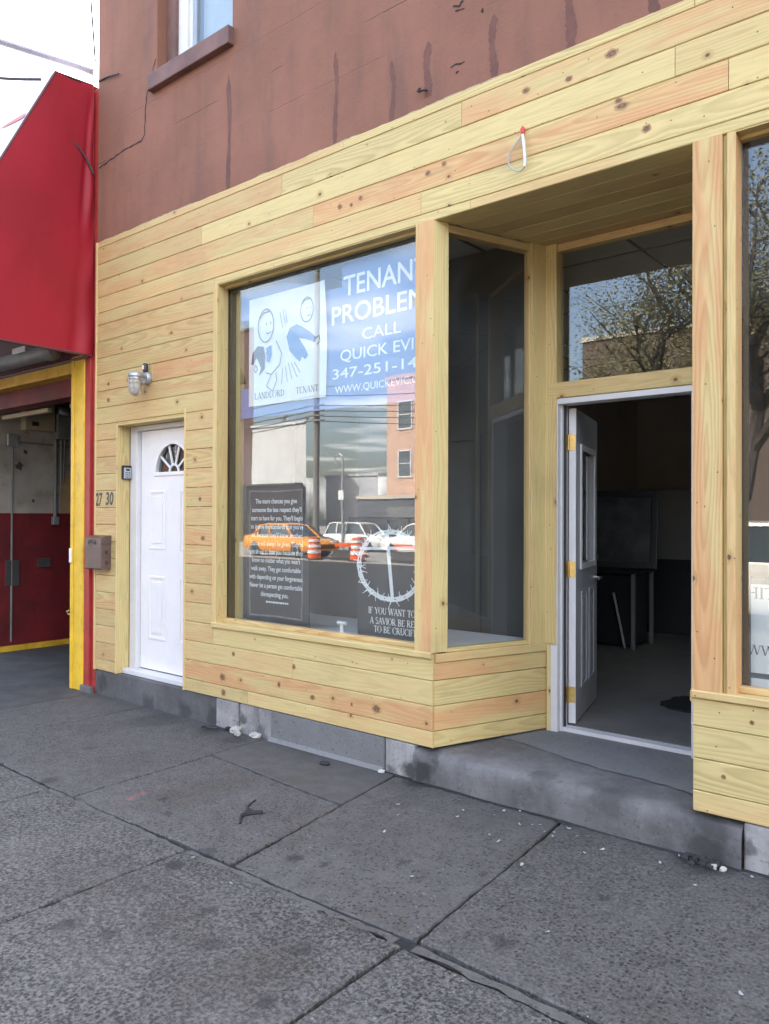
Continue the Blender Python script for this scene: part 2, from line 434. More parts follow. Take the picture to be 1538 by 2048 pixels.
def make_walk():
    """worn exposed-aggregate concrete; tint.r = how bare the stones are, tint.g = brightness"""
    m = NT('sidewalk_concrete')
    p = m.pos()
    at = m.t.nodes.new('ShaderNodeAttribute'); at.attribute_name = 'tint'
    st = m.t.nodes.new('ShaderNodeSeparateColor'); m.l(at.outputs['Color'], st.inputs[0])
    bare, bright = st.outputs[0], st.outputs[1]
    pw = m.t.nodes.new('ShaderNodeVectorMath'); pw.operation = 'ADD'
    nz = m.t.nodes.new('ShaderNodeTexNoise'); nz.inputs['Scale'].default_value = 30; m.l(p, nz.inputs['Vector'])
    sc_ = m.t.nodes.new('ShaderNodeVectorMath'); sc_.operation = 'SCALE'; sc_.inputs['Scale'].default_value = 0.010
    m.l(nz.outputs['Color'], sc_.inputs[0]); m.l(p, pw.inputs[0]); m.l(sc_.outputs[0], pw.inputs[1])
    vo = m.t.nodes.new('ShaderNodeTexVoronoi'); vo.inputs['Scale'].default_value = 62; m.l(pw.outputs[0], vo.inputs['Vector'])
    vc = m.t.nodes.new('ShaderNodeSeparateColor'); m.l(vo.outputs['Color'], vc.inputs[0])
    rnd = vc.outputs[0]
    edge = m.smooth(vo.outputs['Distance'], 0.36, 0.52, 1, 0)
    pick = m.smooth(rnd, 0.66, 0.70)
    stone = m.math('MULTIPLY', edge, pick)
    fine = m.noise(p, 260, 3, .6)
    big = m.noise(p, 1.3, 6, .62)
    mid = m.noise(p, 9, 5, .6)
    camo = m.math('ADD', m.math('MULTIPLY', m.noise(p, 58, 3, .6), .55), m.math('MULTIPLY', m.noise(m.scale(p, (1.13, .94, 1.0)), 104, 3, .6), .45))
    matrix = m.mix(m.smooth(mid, .3, .7), (0.080, 0.075, 0.071), (0.116, 0.108, 0.102))
    matrix = m.mix(m.math('MULTIPLY', m.smooth(fine, .48, .7), .45), matrix, (0.17, 0.165, 0.162))
    matrix = m.mix(m.math('MULTIPLY', m.smooth(camo, .515, .60), m.math('MULTIPLY', bare, .75)), matrix, (0.190, 0.179, 0.170))
    sc_dark = m.mix(m.smooth(vc.outputs[1], 0.2, 0.9), (0.013, 0.0125, 0.0135), (0.034, 0.032, 0.032))
    cov = m.smooth(m.noise(p, 2.6, 4), 0.25, 0.62, .45, 1.0)
    # bare slabs: clotted dark stones; worn slabs: scattered dark stones in the paste
    clot = m.math('MULTIPLY', m.smooth(camo, .448, .488, .92, 0), m.smooth(bare, .45, .95))
    lone = m.math('MULTIPLY', stone, m.smooth(bare, .15, .6))
    amt = m.math('MULTIPLY', m.math('MAXIMUM', clot, m.math('MULTIPLY', lone, .9)), cov)
    c = m.mix(amt, matrix, sc_dark)
    lt = m.math('MULTIPLY', m.math('GREATER_THAN', vc.outputs[2], 0.975), m.math('LESS_THAN', vo.outputs['Distance'], 0.28))
    c = m.mix(m.math('MULTIPLY', lt, .75), c, (0.30, 0.29, 0.28))
    # brown / blackish grime
    c = m.mix(m.math('MULTIPLY', m.smooth(big, .48, .70), .50), c, (0.060, 0.050, 0.037))
    c = m.mix(m.math('MULTIPLY', m.smooth(m.noise(p, 3.4, 6, .65), .55, .72), .35), c, (0.150, 0.142, 0.135))
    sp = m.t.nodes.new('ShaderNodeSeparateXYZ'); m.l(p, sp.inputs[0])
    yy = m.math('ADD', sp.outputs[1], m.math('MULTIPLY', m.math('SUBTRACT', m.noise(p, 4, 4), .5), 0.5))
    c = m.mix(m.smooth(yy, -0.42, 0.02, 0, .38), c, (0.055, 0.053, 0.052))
    # stains with a shape of their own
    wob = m.math('MULTIPLY', m.math('SUBTRACT', m.noise(p, 22, 4), .5), 0.10)
    msk = None
    for (x, y, r, k) in [(-2.78, .0, .13, .9), (-1.15, -.02, .17, 1), (-2.95, -1.60, .055, .75), (-2.84, -2.17, .06, .6), (-2.02, -1.726, .045, .6),
                         (-2.65, -2.10, .05, .6), (-2.96, -1.40, .05, .5), (-2.60, -1.19, .05, .75), (-4.476, -1.392, .07, .6), (-3.44, -.13, .035, .9),
                         (-4.63, -.06, .16, .6), (-4.3, -.15, .12, .5), (-3.2, -.95, .03, .8), (-2.2, -.9, .035, .6), (-1.35, -.65, .03, .6), (-3.5, -1.25, .035, .6), (-2.45, -1.15, .028, .6), (-4.9, -.9, .06, .5), (-1.9, -2.0, .04, .6), (-2.5, -1.75, .035, .6), (-2.3, -1.9, .06, .5), (-1.5, -1.2, .06, .5), (-5.2, -.2, .25, .4), (-3.7, -1.15, .04, .7)]:
        d = m.t.nodes.new('ShaderNodeVectorMath'); d.operation = 'DISTANCE'
        m.l(p, d.inputs[0]); d.inputs[1].default_value = (x, y, 0)
        k_ = m.smooth(m.math('ADD', d.outputs['Value'], wob), r * .45, r * 1.05, k, 0)
        msk = k_ if msk is None else m.math('MAXIMUM', msk, k_)
    c = m.mix(msk, c, (0.022, 0.021, 0.022))
    # faded red marking paint
    rx = m.t.nodes.new('ShaderNodeMapping'); rx.inputs['Location'].default_value = (3.86, 1.2, 0)
    m.l(p, rx.inputs[0])
    rs = m.t.nodes.new('ShaderNodeSeparateXYZ'); m.l(rx.outputs[0], rs.inputs[0])
    line = m.math('MULTIPLY', m.smooth(m.math('ABSOLUTE', m.math('ADD', rs.outputs[0], m.math('MULTIPLY', rs.outputs[1], .25))), .01, .035, 1, 0), m.smooth(m.math('ABSOLUTE', rs.outputs[1]), .12, .22, 1, 0))
    line = m.math('MULTIPLY', line, m.smooth(m.noise(p, 18, 4), .45, .6))
    c = m.mix(m.math('MULTIPLY', line, .35), c, (0.42, 0.10, 0.10))
    br = m.math('ADD', m.math('MULTIPLY', bright, 0.6), 0.56)
    mul = m.t.nodes.new('ShaderNodeVectorMath'); mul.operation = 'SCALE'
    m.l(c, mul.inputs[0]); m.l(br, mul.inputs['Scale'])
    m.l(mul.outputs[0], m.b.inputs['Base Color'])
    m.b.inputs['Roughness'].default_value = 0.72
    m.b.inputs['Specular IOR Level'].default_value = 0.4
    h = m.math('ADD', m.math('MULTIPLY', amt, -1.1), m.math('ADD', m.math('MULTIPLY', fine, .5), m.math('MULTIPLY', mid, .8)))
    m.bump(h, 0.55, 0.004)
    return m.mat

def make_concrete(name, rgb, var=.25, dirt=.5, streak=0.0, stains=()):
    m = NT(name)
    p = m.pos()
    c = m.mix(m.smooth(m.noise(p, 4, 6, .6), .3, .7), tuple(x * (1 - var) for x in rgb), tuple(x * (1 + var) for x in rgb))
    c = m.mix(m.math('MULTIPLY', m.smooth(m.noise(p, 2.2, 7, .65), .46, .7), dirt), c, (0.045, 0.042, 0.042))
    c = m.mix(m.math('MULTIPLY', m.smooth(m.noise(p, 30, 5, .7), .56, .75), .45), c, tuple(min(.6, x * 1.7) for x in rgb))
    c = m.mix(m.math('MULTIPLY', m.smooth(m.noise(p, 45, 3, .6), .30, .42, 1, 0), .5), c, (0.04, 0.04, 0.042))
    if streak:
        sp = m.t.nodes.new('ShaderNodeSeparateXYZ'); m.l(p, sp.inputs[0])
        n = m.noise(m.scale(p, (9, 9, 1.4)), 1.0, 4)
        c = m.mix(m.math('MULTIPLY', m.smooth(n, .5, .7), streak), c, (0.05, 0.048, 0.05))
    if stains:
        wob = m.math('MULTIPLY', m.math('SUBTRACT', m.noise(p, 14, 5), .5), .14)
        msk = None
        for (x, y, z, r, k) in stains:
            d = m.t.nodes.new('ShaderNodeVectorMath'); d.operation = 'DISTANCE'
            m.l(p, d.inputs[0]); d.inputs[1].default_value = (x, y, z)
            q = m.smooth(m.math('ADD', d.outputs['Value'], wob), r * .4, r * 1.1, k, 0)
            msk = q if msk is None else m.math('MAXIMUM', msk, q)
        c = m.mix(msk, c, (0.020, 0.019, 0.019))
    m.l(c, m.b.inputs['Base Color'])
    m.b.inputs['Roughness'].default_value = .8
    m.bump(m.math('ADD', m.noise(p, 60, 5, .6), m.math('MULTIPLY', m.noise(p, 9, 3), 1.5)), .5, .005)
    return m.mat

def make_glass(name='window_glass', tint=(0.93, 0.95, 0.94), boost=1.6):
    m = NT(name)
    m.t.nodes.remove(m.b)
    tr = m.t.nodes.new('ShaderNodeBsdfTransparent'); tr.inputs[0].default_value = (*tint, 1)
    gl = m.t.nodes.new('ShaderNodeBsdfGlossy'); gl.inputs['Roughness'].default_value = 0.0; gl.inputs[0].default_value = (1, 1, 1, 1)
    geo = m.t.nodes.new('ShaderNodeNewGeometry')
    dt_ = m.t.nodes.new('ShaderNodeVectorMath'); dt_.operation = 'DOT_PRODUCT'
    m.l(geo.outputs['Normal'], dt_.inputs[0]); m.l(geo.outputs['Incoming'], dt_.inputs[1])
    g1 = m.math('SUBTRACT', 1.0, m.math('ABSOLUTE', dt_.outputs['Value']), clamp=True)
    f0 = m.math('ADD', 0.043, m.math('MULTIPLY', m.math('POWER', g1, 5.0), 0.957))
    # a very slight waviness of the pane
    n = m.noise(m.pos(), 1.6, 2)
    b = m.t.nodes.new('ShaderNodeBump'); b.inputs['Strength'].default_value = .05; b.inputs['Distance'].default_value = .006
    m.l(n, b.inputs['Height']); m.l(b.outputs[0], gl.inputs['Normal'])
    f = m.math('MULTIPLY', f0, boost, clamp=True)
    # faint dust film
    mx = m.t.nodes.new('ShaderNodeMixShader')
    m.l(f, mx.inputs[0]); m.l(tr.outputs[0], mx.inputs[1]); m.l(gl.outputs[0], mx.inputs[2])
    df = m.t.nodes.new('ShaderNodeBsdfDiffuse'); df.inputs[0].default_value = (.55, .56, .56, 1)
    d = m.smooth(m.noise(m.scale(m.pos(), (3, 3, 1.1)), 1.6, 7, .65), .42, .75, .004, .035)
    mx2 = m.t.nodes.new('ShaderNodeMixShader')
    m.l(d, mx2.inputs[0]); m.l(mx.outputs[0], mx2.inputs[1]); m.l(df.outputs[0], mx2.inputs[2])
    m.l(mx2.outputs[0], m.out.inputs['Surface'])
    return m.mat

def make_vinyl():
    m = NT('red_awning_vinyl')
    p = m.pos()
    c = m.mix(m.smooth(m.noise(p, 1.3, 5), .3, .7), (0.245, 0.008, 0.016), (0.305, 0.010, 0.021))
    c = m.mix(m.math('MULTIPLY', m.smooth(m.noise(p, 7, 6, .65), .55, .8), .18), c, (0.2, 0.03, 0.04))
    m.l(c, m.b.inputs['Base Color'])
    m.b.inputs['Roughness'].default_value = .55
    m.b.inputs['Specular IOR Level'].default_value = .3
    m.bump(m.math('ADD', m.noise(p, 2.0, 3), m.math('MULTIPLY', m.noise(p, 190, 2), .03)), .35, .03)
    return m.mat

def make_brick(name, rgb, mortar, sc_=1.0):
    m = NT(name)
    p = m.pos()
    sp = m.t.nodes.new('ShaderNodeSeparateXYZ'); m.l(p, sp.inputs[0])
    cv = m.t.nodes.new('ShaderNodeCombineXYZ')
    m.l(m.math('ADD', sp.outputs[0], sp.outputs[1]), cv.inputs[0]); m.l(sp.outputs[2], cv.inputs[1])
    b = m.t.nodes.new('ShaderNodeTexBrick'); m.l(cv.outputs[0], b.inputs['Vector'])
    b.inputs['Scale'].default_value = 1.0
    b.inputs['Brick Width'].default_value = .22 * sc_; b.inputs['Row Height'].default_value = .075 * sc_; b.inputs['Mortar Size'].default_value = .008
    b.inputs['Color1'].default_value = (*rgb, 1); b.inputs['Color2'].default_value = (*[c * .75 for c in rgb], 1); b.inputs['Mortar'].default_value = (*mortar, 1)
    c = m.mix(m.math('MULTIPLY', m.smooth(m.noise(p, 1.0, 6), .4, .7), .3), b.outputs[0], tuple(c * .6 for c in rgb))
    m.l(c, m.b.inputs['Base Color']); m.b.inputs['Roughness'].default_value = .85
    return m.mat

def make_leaf():
    m = NT('leaf_green')
    p = m.pos()
    n = m.noise(p, .9, 3)
    oi = m.t.nodes.new('ShaderNodeNewGeometry')
    c = m.mix(m.smooth(n, .35, .65), (0.115, 0.112, 0.040), (0.185, 0.168, 0.065))
    c = m.mix(oi.outputs['Random Per Island'], c, m.mix(.5, c, (0.2, 0.17, 0.06)))
    m.l(c, m.b.inputs['Base Color']); m.b.inputs['Roughness'].default_value = .6
    m.b.inputs['Transmission Weight'].default_value = 0.0
    return m.mat

WOOD = make_wood()
STUCCO = make_stucco()
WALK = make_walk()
GLASS = make_glass()
CONC_STEP = make_concrete('step_concrete', (0.125, 0.120, 0.118), .25, .45, .25, [(-2.76, -.01, .06, .10, .85), (-2.70, 0, .19, .08, .6), (-1.15, -.01, .05, .12, .7), (-1.12, 0, .15, .10, .55), (-2.0, .05, .19, .10, .4), (-1.6, .0, .19, .12, .4)])
CONC_PATCH = make_concrete('patch_cement', (0.158, 0.158, 0.156), .07, .12)
CONC_WHITE = make_concrete('whitewashed_concrete', (0.30, 0.29, 0.28), .15, .35, .45, [(-4.40, 0, .1, .05, .7), (-4.2, 0, 0, .10, .6), (-2.86, 0, .05, .08, .85), (-3.0, 0, .0, .05, .6), (-.7, 0, -.02, .09, .6), (-.98, 0, .1, .05, .6)])
CONC_DARK = make_concrete('dark_plinth_concrete', (0.100, 0.099, 0.100), .2, .45, .4, [(-5.6, 0, .02, .10, .6), (-5.1, 0, .04, .09, .6), (-4.75, 0, .05, .10, .7), (-6.3, 0, .1, .09, .6)])
CONC_DRIVE = make_concrete('driveway_concrete', (0.062, 0.060, 0.060), .25, .5)
CONC_FAR = make_concrete('far_pavement', (0.30, 0.28, 0.26), .15, .2)
ASPHALT = make_concrete('asphalt', (0.034, 0.034, 0.035), .2, .15)
WHITE_DOOR = paint('white_door_paint', (0.77, 0.755, 0.75), .38, .03, 3, dirt=.05, bump=.03, bscale=25)
WHITE_FRAME = paint('white_frame_paint', (0.64, 0.635, 0.635), .4, .04, 4, dirt=.08)
SHADED_DOOR = paint('shaded_door_paint', (0.36, 0.365, 0.38), .35, .03, 3)  # grey of the open leaf carries its shade in the base colour
BRASS = paint('brass', (0.60, 0.44, 0.17), .35, .15, 30, metal=.9)
CHROME = paint('satin_nickel', (0.62, 0.61, 0.58), .25, .05, 20, metal=1)
GALV = paint('galvanised_steel', (0.42, 0.43, 0.44), .45, .15, 40, metal=.7)
BLACK = paint('black_plastic', (0.018, 0.018, 0.020), .4, .1, 20)
GREYPLAS = paint('grey_keypad', (0.42, 0.44, 0.46), .4, .05, 20)
BROWN_METAL = paint('brown_enamel', (0.115, 0.072, 0.060), .38, .08, 12)
BROWN_DARK = paint('dark_brown_enamel', (0.06, 0.036, 0.03), .4, .08, 12)
VINYL = make_vinyl()
VINYL_WHITE = paint('white_awning_vinyl', (0.78, 0.76, 0.80), .5, .04, 2)
YELLOW = paint('yellow_paint', (0.72, 0.46, 0.03), .45, .10, 4, dirt=.35, dirtcol=(0.24, 0.15, 0.02), bump=.15, bscale=30)
YELLOW_FLAT = paint('yellow_lintel_paint', (0.60, 0.36, 0.03), .5, .15, 5, dirt=.5, dirtcol=(0.12, 0.07, 0.02))
RED_PAINT = paint('red_paint', (0.36, 0.035, 0.03), .5, .12, 5, dirt=.3, dirtcol=(0.13, 0.02, 0.02))
RED_DARK = paint('oxblood_paint', (0.120, 0.007, 0.010), .6, .25, 2.5, dirt=.5, dirtcol=(0.035, 0.008, 0.008))
GAR_WHITE = paint('dirty_white_wall', (0.31, 0.28, 0.245), .75, .18, 2.5, dirt=.7, dirtcol=(0.16, 0.13, 0.10))
GAR_DARK = paint('garage_dark_grey', (0.045, 0.042, 0.040), .8, .2, 3)  # even dark grey for garage walls, roofs and other dark parts
GAR_GREY = paint('garage_grey_metal', (0.20, 0.20, 0.20), .5, .15, 5, metal=.3)
PLYWOOD = paint('plywood', (0.30, 0.20, 0.10), .7, .2, 6)
PIPE = paint('conduit_grey', (0.16, 0.17, 0.16), .5, .1, 10)
CARD = paint('tan_box', (0.36, 0.30, 0.21), .6, .1, 5)
WALLPAINT = paint('interior_wall_paint', (0.42, 0.40, 0.365), .8, .06, 2)
CEILPAINT = paint('interior_ceiling', (0.42, 0.40, 0.37), .85, .05, 2)
TILE = paint('grey_floor_tile', (0.19, 0.175, 0.155), .5, .12, 2.5)
PANEL_DARK = paint('slate_panel', (0.064, 0.064, 0.060), .6, .1, 2)
BLUE = paint('blue_vinyl', (0.10, 0.20, 0.47), .55, .03, 1.5)
PAPER = paint('white_paper', (0.74, 0.77, 0.80), .6, .02, 1.5)
INK_WHITE = paint('white_ink', (0.86, 0.88, 0.88), .6, .01)
INK_GREY = paint('grey_ink', (0.12, 0.135, 0.17), .6, .05)
INK_NAVY = paint('navy_ink', (0.035, 0.035, 0.075), .6, .05)
INK_BLUE = paint('mid_blue_ink', (0.075, 0.20, 0.44), .6, .04)
POSTER_BLACK = paint('black_poster', (0.020, 0.019, 0.023), .45, .1)
POSTER_EDGE = paint('silver_edge', (0.16, 0.155, 0.16), .4, .3, 12)
PANEL_INK = paint('charcoal_panel', (0.030, 0.032, 0.036), .55, .1)
PVC = paint('white_plastic', (0.75, 0.76, 0.77), .35, .03)
REDCAP = paint('red_wire_nut', (0.55, 0.035, 0.03), .4, .05)
WIRE_WHITE = paint('white_wire', (0.66, 0.64, 0.60), .45, .03)
WIRE_GREY = paint('grey_wire', (0.36, 0.38, 0.37), .45, .03)
WIRE_DARK = paint('dark_cable', (0.035, 0.035, 0.04), .6, .1)
DRIP = paint('dried_paint_run', (0.128, 0.048, 0.030), .7, .15, 9)
CRACK = paint('crack_dark', (0.03, 0.02, 0.02), .9, .1)  # near-black of the cracks, chipped spots and iron hook
SILL_BROWN = paint('painted_sill', (0.16, 0.085, 0.07), .7, .2, 5, dirt=.5, bump=.3)
WIN_GREY = paint('blue_grey_sash', (0.30, 0.36, 0.42), .5, .05)
CURTAIN = paint('grey_blind', (0.36, 0.41, 0.44), .7, .06)
RUBBER = paint('tyre_rubber', (0.02, 0.02, 0.02), .7, .1)
PEBBLE = paint('pale_rubble', (0.36, 0.34, 0.31), .85, .25, 30, bump=.6, bscale=60)
DEBRIS = paint('black_debris', (0.02, 0.019, 0.019), .8, .3, 30, bump=.6, bscale=60)
PETALM = paint('white_petal', (0.34, 0.34, 0.34), .6, .05)
LEAF = make_leaf()
BARK = paint('bark', (0.075, 0.060, 0.048), .9, .3, 9, bump=.8, bscale=20)

# ---------------------------------------------------------------- lettering
def text_obj(name, body, x, z, y, w=None, h=None, mat=None, parent=None, shear=0, bold=0.0, space=1.0, ext=0.0004):
    """printed words standing in the plane y, lower-left corner (x, z), stretched to width w and cap height h"""
    cu_ = bpy.data.curves.new(name, 'FONT')
    cu_.body = body; cu_.size = 1; cu_.shear = shear; cu_.offset = bold; cu_.space_character = space
    cu_.extrude = 0.0
    cu_.resolution_u = 3
    tmp = bpy.data.objects.new('tmp', cu_)
    COL.objects.link(tmp)
    dg = bpy.context.evaluated_depsgraph_get()
    me = bpy.data.meshes.new_from_object(tmp.evaluated_get(dg))
    bpy.data.objects.remove(tmp); bpy.data.curves.remove(cu_)
    xs = [v.co.x for v in me.vertices]
    x0, x1 = min(xs), max(xs)
    capz = 0.73
    sz = (h / capz) if h else 1
    sxx = (w / (x1 - x0)) if w else sz
    for v in me.vertices:
        v.co = Vector((x + (v.co.x - x0) * sxx, y, z + v.co.y * sz))
    me.materials.clear(); me.materials.append(mat)
    bm = bmesh.new(); bm.from_mesh(me)
    bmesh.ops.recalc_face_normals(bm, faces=bm.faces)
    for f in bm.faces:
        if f.normal.y > 0: f.normal_flip()
    bm.to_mesh(me); bm.free()
    me.name = name
    o = bpy.data.objects.new(name, me)
    COL.objects.link(o)
    if parent:
        o.parent = parent
        o.matrix_parent_inverse = Matrix.Translation(parent.location).inverted()
    return o

def arc(cx, cy, rx, ry, a0, a1, n=14):
    return [(cx + rx * math.cos(R(a0 + (a1 - a0) * k / n)), cy + ry * math.sin(R(a0 + (a1 - a0) * k / n))) for k in range(n + 1)]
T_, t_ = .15, .065
GL = {
 'I': (.36, [([(.18, 0), (.18, 1)], T_)], [(.18, 0), (.18, 1)]),
 'H': (.86, [([(.17, 0), (.17, 1)], T_), ([(.69, 0), (.69, 1)], T_), ([(.17, .52), (.69, .52)], t_)], [(.17, 0), (.17, 1), (.69, 0), (.69, 1)]),
 'T': (.74, [([(.37, 0), (.37, 1)], T_), ([(.05, .965), (.69, .965)], t_), ([(.05, .78), (.05, .98)], t_), ([(.69, .78), (.69, .98)], t_)], [(.37, 0)]),
 'F': (.68, [([(.17, 0), (.17, 1)], T_), ([(.17, .965), (.6, .965)], t_), ([(.17, .52), (.48, .52)], t_), ([(.6, .78), (.6, .98)], t_)], [(.17, 0)]),
 'E': (.72, [([(.17, 0), (.17, 1)], T_), ([(.17, .965), (.6, .965)], t_), ([(.17, .52), (.48, .52)], t_), ([(.17, .035), (.64, .035)], t_), ([(.6, .78), (.6, .98)], t_), ([(.64, .02), (.64, .24)], t_)], []),
 'L': (.68, [([(.17, 0), (.17, 1)], T_), ([(.17, .035), (.62, .035)], t_), ([(.62, .02), (.62, .26)], t_)], [(.17, 1)]),
 'N': (.86, [([(.17, 0), (.17, 1)], t_), ([(.17, 1), (.70, 0)], T_), ([(.70, 0), (.70, 1)], t_)], [(.17, 0), (.14, 1), (.70, 1)]),
 'A': (.84, [([(.08, 0), (.42, 1)], t_), ([(.42, 1), (.76, 0)], T_), ([(.2, .33), (.62, .33)], t_)], [(.08, 0), (.76, 0)]),
 'V': (.84, [([(.08, 1), (.42, 0)], T_), ([(.42, 0), (.76, 1)], t_)], [(.08, 1), (.76, 1)]),
 'W': (1.2, [([(.08, 1), (.35, 0)], T_), ([(.35, 0), (.60, 1)], t_), ([(.60, 1), (.86, 0)], T_), ([(.86, 0), (1.12, 1)], t_)], [(.08, 1), (.60, 1), (1.12, 1)]),
 'Y': (.82, [([(.07, 1), (.41, .48)], T_), ([(.41, .48), (.75, 1)], t_), ([(.41, 0), (.41, .5)], T_)], [(.07, 1), (.75, 1), (.41, 0)]),
 'O': (.90, [(arc(.45, .5, .36, .5, 35, 145), t_), (arc(.45, .5, .36, .5, 145, 215), T_), (arc(.45, .5, .36, .5, 215, 325), t_), (arc(.45, .5, .36, .5, -35, 35), T_)], []),
 'U': (.86, [([(.17, 1), (.17, .32)], T_), (arc(.43, .32, .26, .30, 180, 360), .1), ([(.69, .32), (.69, 1)], t_)], [(.17, 1), (.69, 1)]),
 'C': (.80, [(arc(.45, .5, .36, .5, 50, 130), t_), (arc(.45, .5, .36, .5, 130, 230), T_), (arc(.45, .5, .36, .5, 230, 315), t_), ([(.69, .74), (.69, .98)], t_)], []),
 'D': (.86, [([(.17, 0), (.17, 1)], T_), (arc(.17, .5, .58, .48, -90, -40), t_), (arc(.17, .5, .58, .48, -40, 40), T_), (arc(.17, .5, .58, .48, 40, 90), t_)], [(.12, 0), (.12, 1)]),
 'B': (.76, [([(.17, 0), (.17, 1)], T_), (arc(.30, .76, .28, .22, -90, 90), .10), (arc(.30, .27, .34, .25, -90, 90), .11), ([(.17, .97), (.30, .97)], t_), ([(.17, .53), (.32, .53)], t_), ([(.17, .03), (.32, .03)], t_)], [(.12, 0), (.12, 1)]),
 'R': (.82, [([(.17, 0), (.17, 1)], T_), (arc(.32, .74, .28, .23, -90, 90), .10), ([(.17, .97), (.32, .97)], t_), ([(.17, .51), (.32, .51)], t_), ([(.36, .51), (.74, 0)], T_)], [(.17, 0), (.12, 1), (.74, 0)]),
 'S': (.64, [(arc(.32, .75, .22, .22, 30, 270), .10), (arc(.32, .26, .24, .25, 90, -150), .12)], []),
 ' ': (.40, [], []),
}
def serif_text(name, body, x, z, y, w, h, mat, parent):
    adv = sum(GL[c][0] for c in body)
    s = w / adv
    mb = MB(); px = 0
    lay = 0
    for c in body:
        wd_, st_, sf = GL[c]
        def P(q): return (x + (px + q[0]) * s, z + q[1] * h)
        segs = []
        for pts, th in st_:
            for a, b in zip(pts, pts[1:]): segs.append((P(a), P(b), th * h * .95))
        for q in sf:
            a, b = P((q[0] - .15, 0.02 if q[1] < .5 else .98)), P((q[0] + .15, 0.02 if q[1] < .5 else .98))
            segs.append((a, b, .05 * h))
        for a, b, th in segs:
            lay = (lay + 1) % 40
            yy = y - lay * 0.00002
            d = Vector((b[0] - a[0], b[1] - a[1]))
            if d.length < 1e-6: continue
            n = Vector((-d.y, d.x)).normalized() * th * .5
            mb.face([(a[0] - n.x, yy, a[1] - n.y), (b[0] - n.x, yy, b[1] - n.y), (b[0] + n.x, yy, b[1] + n.y), (a[0] + n.x, yy, a[1] + n.y)])
        px += wd_
    return mb.build(name, mat, parent)

# ================================================================ ground, road, pavement (the setting)
def structure(name, mb, mat):
    o = mb.build(name, mat); o['kind'] = 'structure'; return o
g = MB(); g.box(-700, 700, -900, 500, -1.2, -0.75); structure('ground', g, ASPHALT)
rd = MB(); rd.loft([[(-400, -19.0, -.6), (-400, -19.0, -.215), (-400, -4.45, -.13), (-400, -4.45, -.6)], [(300, -19.0, -.6), (300, -19.0, -.215), (300, -4.45, -.13), (300, -4.45, -.6)]]); structure('road', rd, ASPHALT)
fs = MB(); fs.loft([[(-400, -19.001, -.7), (-400, -19.001, -.19), (-400, -31, -.45), (-400, -130, -.45), (-400, -130, -.7)], [(300, -19.001, -.7), (300, -19.001, -.19), (300, -31, -.45), (300, -130, -.45), (300, -130, -.7)]]); structure('far_pavement', fs, CONC_FAR)
kb = MB()
x = -40.0
while x < 40:
    kb.bbox(x, x + 2.4, -4.44, -4.29, -0.27, 0.005, .012, 2); x += 2.41
structure('kerb', kb, CONC_STEP)

def slab(mb, quad, bare, bright, z=0.0, tilt=(0, 0), jit=.006, step=.05, gap=.007, th=.09):
    """one poured slab: outline with ragged edges, rounded arris, slight tilt"""
    q = [Vector((p[0], p[1])) for p in quad]
    cen = sum(q, Vector((0, 0))) / len(q)
    out = []
    n = len(q)
    for k in range(n):
        a, b = q[k], q[(k + 1) % n]
        L = (b - a).length; d = (b - a) / L; nn = Vector((-d.y, d.x))
        m_ = max(2, int(L / step))
        ph = random.uniform(0, 9)
        for j in range(m_):
            t = j / m_
            w = math.sin(t * L * 5 + ph) * jit * .7 + random.uniform(-jit, jit) * .8
            if random.random() < .04: w += random.uniform(0.004, .018)
            off = gap + max(-gap * .5, w)
            out.append(a + d * (L * t + (gap if j == 0 else 0)) + nn * off)
    t = (bare, bright, .5)
    zz = lambda p: z + (p.x - cen.x) * tilt[0] + (p.y - cen.y) * tilt[1]
    ins = [p + (cen - p).normalized() * .006 for p in out]
    top = [(p.x, p.y, zz(p)) for p in ins]
    mb.face(top, [(p[0], p[1]) for p in top], t)
    N = len(out)
    for k in range(N):
        k2 = (k + 1) % N
        a, b = out[k], out[k2]
        mb.face([(a.x, a.y, zz(a) - .006), (b.x, b.y, zz(b) - .006), top[k2], top[k]], None, t)
        mb.face([(a.x, a.y, zz(a) - th), (b.x, b.y, zz(b) - th), (b.x, b.y, zz(b) - .006), (a.x, a.y, zz(a) - .006)], None, t)

bed = MB(); bed.box(-40, 40, -4.29, 0.0, -0.27, -0.022, 0)
structure('pavement_bed', bed, DEBRIS)
wk = MB()
# row against the building
slab(wk, [(-6.42, -1.14), (-5.68, -1.30), (-5.62, .02), (-6.42, .02)][0:4], .5, .45, -.004)
slab(wk, [(-5.68, -1.42), (-4.11, -1.455), (-4.16, .02), (-5.62, .02)], .62, .42, -.002, (.002, 0))
slab(wk, [(-4.11, -1.455), (-2.765, -1.43), (-2.885, -.575), (-4.145, -.475)], .66, .52, .0)
slab(wk, [(-4.145, -.475), (-2.885, -.575), (-2.975, .02), (-4.16, .02)], .22, .36, .003)
slab(wk, [(-2.765, -1.43), (-1.745, -1.395), (-1.862, .02), (-2.975, .02)], .55, .46, -.002, (0, .003))
slab(wk, [(-1.745, -1.395), (-.50, -1.42), (-.58, .02), (-1.862, .02)], .72, .47, .002, (-.002, .002))
slab(wk, [(-.50, -1.42), (.8, -1.42), (.72, .02), (-.58, .02)], .7, .48)
slab(wk, [(.8, -1.42), (2.1, -1.42), (2.02, .02), (.72, .02)], .7, .5)
slab(wk, [(2.1, -1.42), (3.4, -1.42), (3.3, .02), (2.02, .02)], .7, .5)
